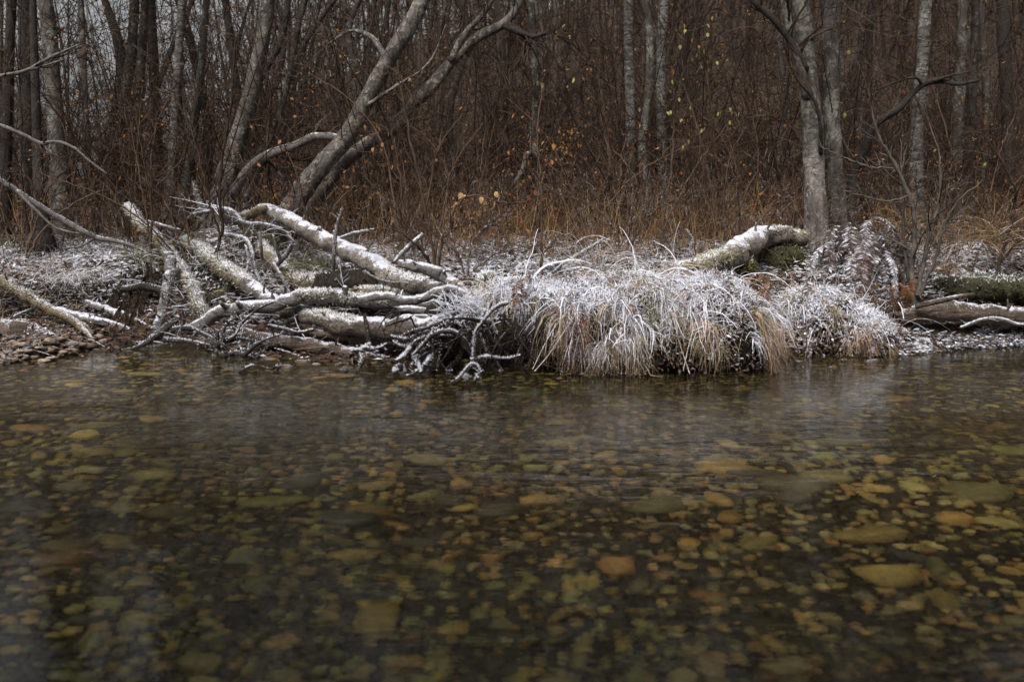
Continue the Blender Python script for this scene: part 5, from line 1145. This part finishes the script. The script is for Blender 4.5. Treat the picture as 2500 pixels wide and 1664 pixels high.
BUSH = [(60, 'behind the squat dark trunk foot'), (200, 'left of the blunt mossy log end'), (330, 'just behind the blunt mossy log end'), (470, 'behind the pointed frosted stub'), (640, 'between the arching limb and the pale log'),
        (770, 'at the feet of the leaning trunks'), (860, 'behind the thin pale poking stick'), (940, 'right of the leaning trunks'), (1000, 'behind the shrub with tan leaves'), (1170, 'below the hanging broken limb'), (1240, 'left of the lichen-flecked slender trunk'), (1370, 'right of the sapling with rusty leaves'),
        (1440, 'left of the middle trio of trunks'), (1500, 'touching the left trunk of the middle trio'), (1600, 'among the feet of the middle trio'), (1680, 'right of the middle trio'), (1740, 'beside the grey broken snag'), (1850, 'above the pale bent log'), (1930, 'left of the big pale-footed trunk'),
        (2110, 'behind the purple-brown fern clump'), (2170, 'under the bending dark arm'), (2340, 'behind the moss-covered boulder'), (2410, 'behind the large brown grass bunch')]
for k, (px, where) in enumerate(BUSH):
    Yq = rb.uniform(10.9, 12.6); n_st = rb.integers(2, 5)
    x = (px - 1250) / FPX * Yq; pyb = 832 - FPX * math.tan(math.atan((float(H(x, Yq)) - CAM_H) / Yq) + PITCH); st = []
    for s_ in range(n_st):
        h = rb.uniform(150, 420); dx = rb.normal(0, 90); st.append([(px, pyb, Yq, 4), (px + dx * .3 + rb.normal(0, 8), pyb - h * .4, Yq, 3.5), (px + dx * .7, pyb - h * .75, Yq, 2.8), (px + dx * 1.3, pyb - h, Yq, 1.8)])
    shrub('leafless twiggy bush ' + where, st, 500 + k, twigs=10, sub=5, frost=.16, group='leafless bushes along the thicket edge', col=TW * np.array([1.25, 1.2, 1.2, 0]))

# ================================================================== GROUND COVER AND THE WOOD BEHIND (uncountable)
rc = np.random.default_rng(777)
def scatter(n, ylo, yhi, xr=6.2, rel=True):
    x = rc.uniform(-xr, xr, n); u = rc.uniform(ylo, yhi, n); y = foot(x) + u if rel else u
    k = np.abs(x / y) < .62; return x[k], y[k], u[k]
# frosted litter
x, y, u = scatter(46000, .0, 3.2)
k = rc.uniform(size=len(x)) < 1 - .6 * sm(1.8, 3.2, u); x, y, u = x[k], y[k], u[k]
e = .02; nx = -(H(x + e, y) - H(x - e, y)) / (2 * e); ny = -(H(x, y + e) - H(x, y - e)) / (2 * e)
p = np.stack([x, y, H(x, y) + rc.uniform(0, .035, len(x))], -1); nn = unit(np.stack([nx, ny, np.ones(len(x))], -1))
LC = np.array([[.16, .11, .08], [.21, .14, .10], [.12, .09, .07], [.17, .09, .06], [.13, .125, .07]])
c = np.zeros((len(p), 4)); c[:, :3] = LC[rc.integers(0, 5, len(p))] * rc.uniform(.6, 1.2, (len(p), 1))
patch_ = fbm(x * 1.6, y * 1.6 + 5)
c[:, 3] = np.clip((.52 - .30 * sm(1.2, 3., u)) + patch_ * .55 + rc.normal(0, .14, len(p)) - .22 * (1 - sm(0, .4, u)), 0, 1)
g = G(); leaflets(g, p, rc.normal(size=p.shape) * np.array([1, 1, .25]), nn + rc.normal(0, .35, nn.shape), rc.uniform(.04, .11, len(p)), rc.uniform(.014, .036, len(p)), c, .2)
# frosted flat shore at the right
n = 5200; x = rc.uniform(3.0, 6.0, n); y = shore(x) + rc.uniform(-.02, 1., n) * np.maximum(foot(x) - shore(x), .2); kk = fbm(x * 2.5, y * 4) > -.15; x, y = x[kk], y[kk]
p = np.stack([x, y, H(x, y) + .008 + rc.uniform(0, .025, len(x))], -1); c = np.zeros((len(p), 4)); c[:, :3] = LC[rc.integers(0, 5, len(p))]; c[:, 3] = np.clip(rc.normal(.62, .3, len(p)), 0, 1)
leaflets(g, p, rc.normal(size=p.shape) * np.array([1, 1, .2]), rc.normal(0, .35, p.shape) + np.array([0, 0, 1.]), rc.uniform(.03, .08, len(p)), rc.uniform(.015, .04, len(p)), c, .15)
tag(g.build('frosted_litter', M['litter']), 'rime-covered fallen leaves carpeting the open river bank', 'leaf litter', kind='stuff')
x = rc.uniform(-6, 6, 9000); y = shore(x) + rc.uniform(-.02, 1.05, len(x)) * (foot(x) + .5 - shore(x)); k = (x / y < .3); x, y = x[k], y[k]; p = np.stack([x, y, H(x, y) + rc.uniform(0, .03, len(x))], -1)
c = np.zeros((len(p), 4)); c[:, :3] = np.array([[.10, .045, .03], [.06, .04, .03], [.14, .08, .05], [.04, .03, .026]])[rc.integers(0, 4, len(p))]; c[:, 3] = np.clip(rc.normal(.12, .2, len(p)), 0, .8)
g = G(); leaflets(g, p, rc.normal(size=p.shape) * np.array([1, 1, .3]), rc.normal(0, .5, p.shape) + np.array([0, -.2, 1.]), rc.uniform(.03, .1, len(p)), rc.uniform(.015, .045, len(p)), c, .2)
n = 520; i = rc.integers(0, len(p), n); a_ = p[i]; dd = rc.normal(size=(n, 3)) * np.array([1, .6, .12]); P = np.stack([a_, a_ + dd * .09 + [0, 0, .02], a_ + dd * .19 + rc.normal(0, .02, (n, 3))], 1); P[..., 2] = np.maximum(P[..., 2], H(P[..., 0], P[..., 1]) + .01)
cc = twig_cols(n, rc, np.array([.11, .08, .065, 0]), .5); cc[:, 3] = np.clip(rc.normal(.25, .3, n), 0, 1); tubes(g, P, rc.uniform(.003, .009, (n, 1)) * np.array([[1, .9, .6]]), 5, cc)
tag(g.build('wet_debris', M['veg']), 'wet dark leaves and broken twigs strewn under the logs', 'debris', kind='stuff')
# short frosted grass on the bank
x, y, u = scatter(20000, .2, 3.8); N = len(x); p = np.stack([x, y, H(x, y)], -1)
d = unit(np.stack([rc.normal(0, .6, N), rc.normal(-.2, .5, N), np.full(N, .7)], -1)); P = hang(p, d, rc.uniform(.07, .28, N), 5, rc, None, .34, .12); P[..., 2] = np.maximum(P[..., 2], H(P[..., 0], P[..., 1]) + .006)
C = np.zeros((N, 4)); C[:, :3] = STRAW[rc.integers(0, 5, N)] * rc.uniform(.4, .9, (N, 1)); C[:, 3] = np.clip(.62 - .5 * sm(1.5, 3.2, u) + rc.normal(0, .2, N), 0, 1)
g = G(); ribbons(g, P, .006 * np.linspace(1, .3, 5)[None] * np.ones((N, 1)), C, None, rc); tag(g.build('frosted_grass', M['litter']), 'short rimed grass blades growing over the river bank', 'grass', kind='stuff')
# low rimed brush on the open bank
n = 340; x, y, u = scatter(n, .7, 3.2, 6.); n = len(x); hgt = rc.uniform(.25, 1.1, n); d = unit(np.stack([rc.normal(0, .4, n), rc.normal(-.1, .3, n), np.ones(n)], -1)); P = [np.stack([x, y, H(x, y) - .03], -1)]
for k in range(6):
    d = unit(d + rc.normal(0, .1, d.shape)); P.append(P[-1] + d * (hgt / 6)[:, None])
P = np.stack(P, 1); R = rc.uniform(.003, .006, (n, 1)) * np.linspace(1, .4, 7)[None]; g = G(); bc = np.array([.10, .065, .05, 0]); tubes(g, P, R, 4, twig_cols(n, rc, bc, .4, .22))
b1, q1 = grow(P, R, 6, .15, 1, .12, .5, 5, .9, .1, .16, .6, r=rc); tubes(g, b1, np.maximum(q1, .002), 3, twig_cols(len(b1), rc, bc, .4, .28)); b2, q2 = grow(b1, q1, 3, .2, 1, .06, .22, 4, .8, .1, .2, .7, r=rc); strands(g, b2, np.maximum(q2, .0018), 3, twig_cols(len(b2), rc, bc, .4, .3))
tag(g.build('bank_brush', M['litter']), 'low rimed brushwood twigs sprouting all over the bank', 'brushwood', kind='stuff')
# dry brown grass in the wood
x, y, u = scatter(24000, 1.1, 9., 9.5); dens = sm(-.15, .25, fbm(x * .5 + 9, y * .5) + .9 * (x / y) + .1); k = rc.uniform(size=len(x)) < .25 + .75 * dens; x, y, u = x[k], y[k], u[k]; N = len(x)
p = np.stack([x, y, H(x, y) - .02], -1); d = unit(np.stack([rc.normal(0, .28, N), rc.normal(0, .28, N), np.ones(N)], -1)); P = hang(p, d, rc.uniform(.25, .85, N), 6, rc, None, .10, .07)
C = np.zeros((N, 4)); C[:, :3] = np.array([[.26, .15, .07], [.33, .20, .10], [.24, .11, .045], [.36, .25, .13]])[rc.integers(0, 4, N)] * rc.uniform(.5, 1.1, (N, 1))
g = G(); ribbons(g, P, .008 * np.linspace(1, .3, 6)[None] * rc.uniform(.6, 1.3, (N, 1)), C, None, rc); tag(g.build('dry_grass', M['veg']), 'dry brown grass standing between the trees', 'grass', kind='stuff')
# thicket of thin stems and twigs
n = 1150; y = 11.6 + 11 * rc.uniform(size=n) ** 1.3; x = rc.uniform(-.6, .6, n) * y; z = H(x, y)
hgt = rc.uniform(1.2, 4.2, n); d = unit(np.stack([rc.normal(0, .34, n), rc.normal(0, .25, n), np.ones(n)], -1)); K = 8; P = [np.stack([x, y, z - .05], -1)]
for k in range(K - 1):
    d = unit(d + rc.normal(0, .09, d.shape)); P.append(P[-1] + d * (hgt / (K - 1))[:, None])
P = np.stack(P, 1); R = rc.uniform(.005, .013, (n, 1)) * np.linspace(1, .35, K)[None]
base = np.array([.043, .026, .0175, 0]); g = G(); tubes(g, P, R, 3, twig_cols(n, rc, base, .4))
b1, q1 = grow(P, R, 9, .12, 1, .3, 1.0, 6, 1.05, .08, .2, .55, r=rc); tubes(g, b1, np.maximum(q1, .003), 3, twig_cols(len(b1), rc, base, .4))
b2, q2 = grow(b1, q1, 3, .2, 1, .15, .5, 4, .9, .03, .25, .7, r=rc); strands(g, b2, np.maximum(q2, .0026), 3, twig_cols(len(b2), rc, base, .4))
tag(g.build('thicket', M['twig']), 'dense brown thicket of thin leafless stems and twigs', 'thicket', kind='stuff')
# withered leaves caught in the thicket
N = 26000; i = rc.integers(0, len(b2), N); p = b2[i, rc.integers(0, 4, N)]; zrel = p[:, 2] - H(p[:, 0], p[:, 1]); keep = rc.uniform(size=N) < np.where(zrel < 1.0, .75, .30) * (.4 + .6 * sm(-.3, .3, fbm(p[:, 0] * .9, p[:, 1] * .9))); p = p[keep]
c = np.zeros((len(p), 4)); c[:, :3] = np.array([[.26, .10, .035], [.18, .075, .03], [.32, .15, .05], [.12, .06, .03], [.28, .22, .05]])[rc.choice(5, len(p), p=[.3, .25, .25, .15, .05])] * rc.uniform(.6, 1.2, (len(p), 1))
for (px, py, Yq, sp_, n) in [(1150, 525, 10.3, .16, 90), (1335, 385, 11.8, .2, 90), (1375, 340, 11.8, .15, 50), (700, 475, 11.4, .16, 60), (1245, 500, 11.4, .3, 110), (1640, 420, 12.2, .3, 110), (1850, 530, 11.2, .2, 80), (2085, 440, 11.8, .25, 90), (1965, 470, 11.6, .15, 50), (1450, 470, 12, .35, 120), (900, 470, 11.8, .3, 80), (2320, 420, 12.6, .4, 90), (1720, 320, 13, .4, 80), (160, 360, 13, .4, 60)]:
    q = at(px, py, Yq) + rc.normal(0, 1, (n, 3)) * sp_ * np.array([1, .7, .9]); p = np.concatenate([p, q]); cc = np.zeros((n, 4)); cc[:, :3] = np.array([.34, .16, .06]) * rc.uniform(.5, 1.2, (n, 1)); c = np.concatenate([c, cc])
g = G(); leaflets(g, p, rc.normal(size=p.shape) + np.array([0, 0, -.8]), rc.normal(size=p.shape), rc.uniform(.03, .075, len(p)), rc.uniform(.02, .04, len(p)), c, .25); tag(g.build('withered_leaves', M['leaf']), 'orange-brown withered leaves caught all through the thicket', 'leaves', kind='stuff')
# far wood on the hillside
n = 1250; y = 23 + 46 * rc.uniform(size=n) ** .9; x = rc.uniform(-.72, .72, n) * y; kp = rc.uniform(size=n) < .38 + .62 * sm(-.36, -.12, x / y); x = x[kp]; y = y[kp]; n = len(x); z = H(x, y); hgt = rc.uniform(5, 10, n); d = unit(np.stack([rc.normal(0, .10, n), rc.normal(0, .10, n), np.ones(n)], -1)); K = 7; P = [np.stack([x, y, z - .2], -1)]
for k in range(K - 1):
    d = unit(d + rc.normal(0, .05, d.shape)); P.append(P[-1] + d * (hgt / (K - 1))[:, None])
P = np.stack(P, 1); R = rc.uniform(.02, .07, (n, 1)) * np.linspace(1, .2, K)[None]; tc = np.where(rc.uniform(size=(n, 1)) < .4, np.array([[.085, .07, .06, 0]]), np.array([[.05, .033, .025, 0]])) * rc.uniform(.6, 1.3, (n, 1))
g = G(); tubes(g, P, R, 5, tc)
b1, q1 = grow(P, np.minimum(R, .04), 10, .08, 1, .8, 2.6, 5, .8, .3, .18, .5, r=rc); strands(g, b1, np.maximum(q1, .007), 3, twig_cols(len(b1), rc, base, .4))
b2, q2 = grow(b1, q1, 3, .2, 1, .5, 1.4, 4, .7, .2, .2, .7, r=rc); strands(g, b2, np.maximum(q2, .006), 3, twig_cols(len(b2), rc, base, .4))
i = rc.integers(0, len(b2), 16000); p = b2[i, rc.integers(0, 4, 16000)]; c = np.zeros((16000, 4)); c[:, :3] = np.array([.15, .075, .04]) * rc.uniform(.4, 1.3, (16000, 1)); leaflets(g, p, rc.normal(size=p.shape), rc.normal(size=p.shape), rc.uniform(.07, .16, 16000), rc.uniform(.04, .1, 16000), c)
tag(g.build('far_wood', M['twig']), 'far brown leafless wood covering the hillside', 'wood', kind='stuff')

# ================================================================== ADDED SPRUCES, UNSEEN BEHIND THE VIEWER, TO SHADE THE NEAR WATER
rq = np.random.default_rng(12)
def spruce_parts():
    h = 9.; P = np.stack([np.zeros(14), np.zeros(14), np.linspace(-.3, h, 14)], -1); gt = G(); wood(gt, P, np.linspace(.16, .02, 14), 10, .04)
    n = 200; z = np.linspace(1.2, h - .3, n); a = rq.uniform(0, 6.28, n); L = (1 - z / h) * 1.9 + .25
    b = np.stack([a * 0, a * 0, z], -1); d = np.stack([np.cos(a), np.sin(a), np.full(n, .25)], -1); B = hang(b, unit(d), L, 7, rq, None, .10, .04, -9)
    gc = G(); tubes(gc, B, np.linspace(.016, .004, 7)[None] * np.ones((n, 1)), 4, (.05, .04, .03, 0))
    s1, q1 = grow(B, np.full((n, 7), .006), 14, .1, 1, .2, .55, 4, .9, -.1, .1, .6, r=rq); N = len(s1)
    c = twig_cols(N, rq, np.array([.028, .045, .022, 0]), .35); ribbons(gc, s1, .07 * np.array([[.7, 1, 1, .4]]) * np.ones((N, 1)), c, np.tile([0, 0, 1.], (N, 1)) + rq.normal(0, .3, (N, 3)), rq); ribbons(gc, s1, .06 * np.array([[.7, 1, 1, .4]]) * np.ones((N, 1)), c, None, rq)
    return gt.mesh('trunk', M['dark']), gc.mesh('crown', M['twig'])
mt_, mc_ = spruce_parts()
for (x, y, sc_, lb) in [(-3.4, -1.8, 1.0, 'added shade spruce, unseen behind the viewer to the left'), (-5.6, -.6, 1.05, 'added shade spruce, unseen farthest left beside the viewer'), (-1.3, -3.4, .95, 'added shade spruce, unseen directly behind the viewer'), (3.9, -2.0, .9, 'added shade spruce, unseen behind the viewer to the right'), (6.2, -.4, 1.0, 'added shade spruce, unseen farthest right beside the viewer'), (1.3, -2.6, 1., 'added shade spruce, unseen close behind the viewer on the right'), (-2.3, -1.3, .9, 'added shade spruce, unseen close behind the viewer on the left')]:
    z = float(H(x, y)); root = thing('shade_spruce', lb, 'tree', (x, y, z), 'added unseen spruces shading the near water'); root.scale = (sc_ * 1.35,) * 3; root.rotation_euler = (0, 0, rq.uniform(0, 6))
    for nm, me in (('trunk', mt_), ('crown', mc_)):
        o = bpy.data.objects.new(nm, me); SC.collection.objects.link(o); o.parent = root
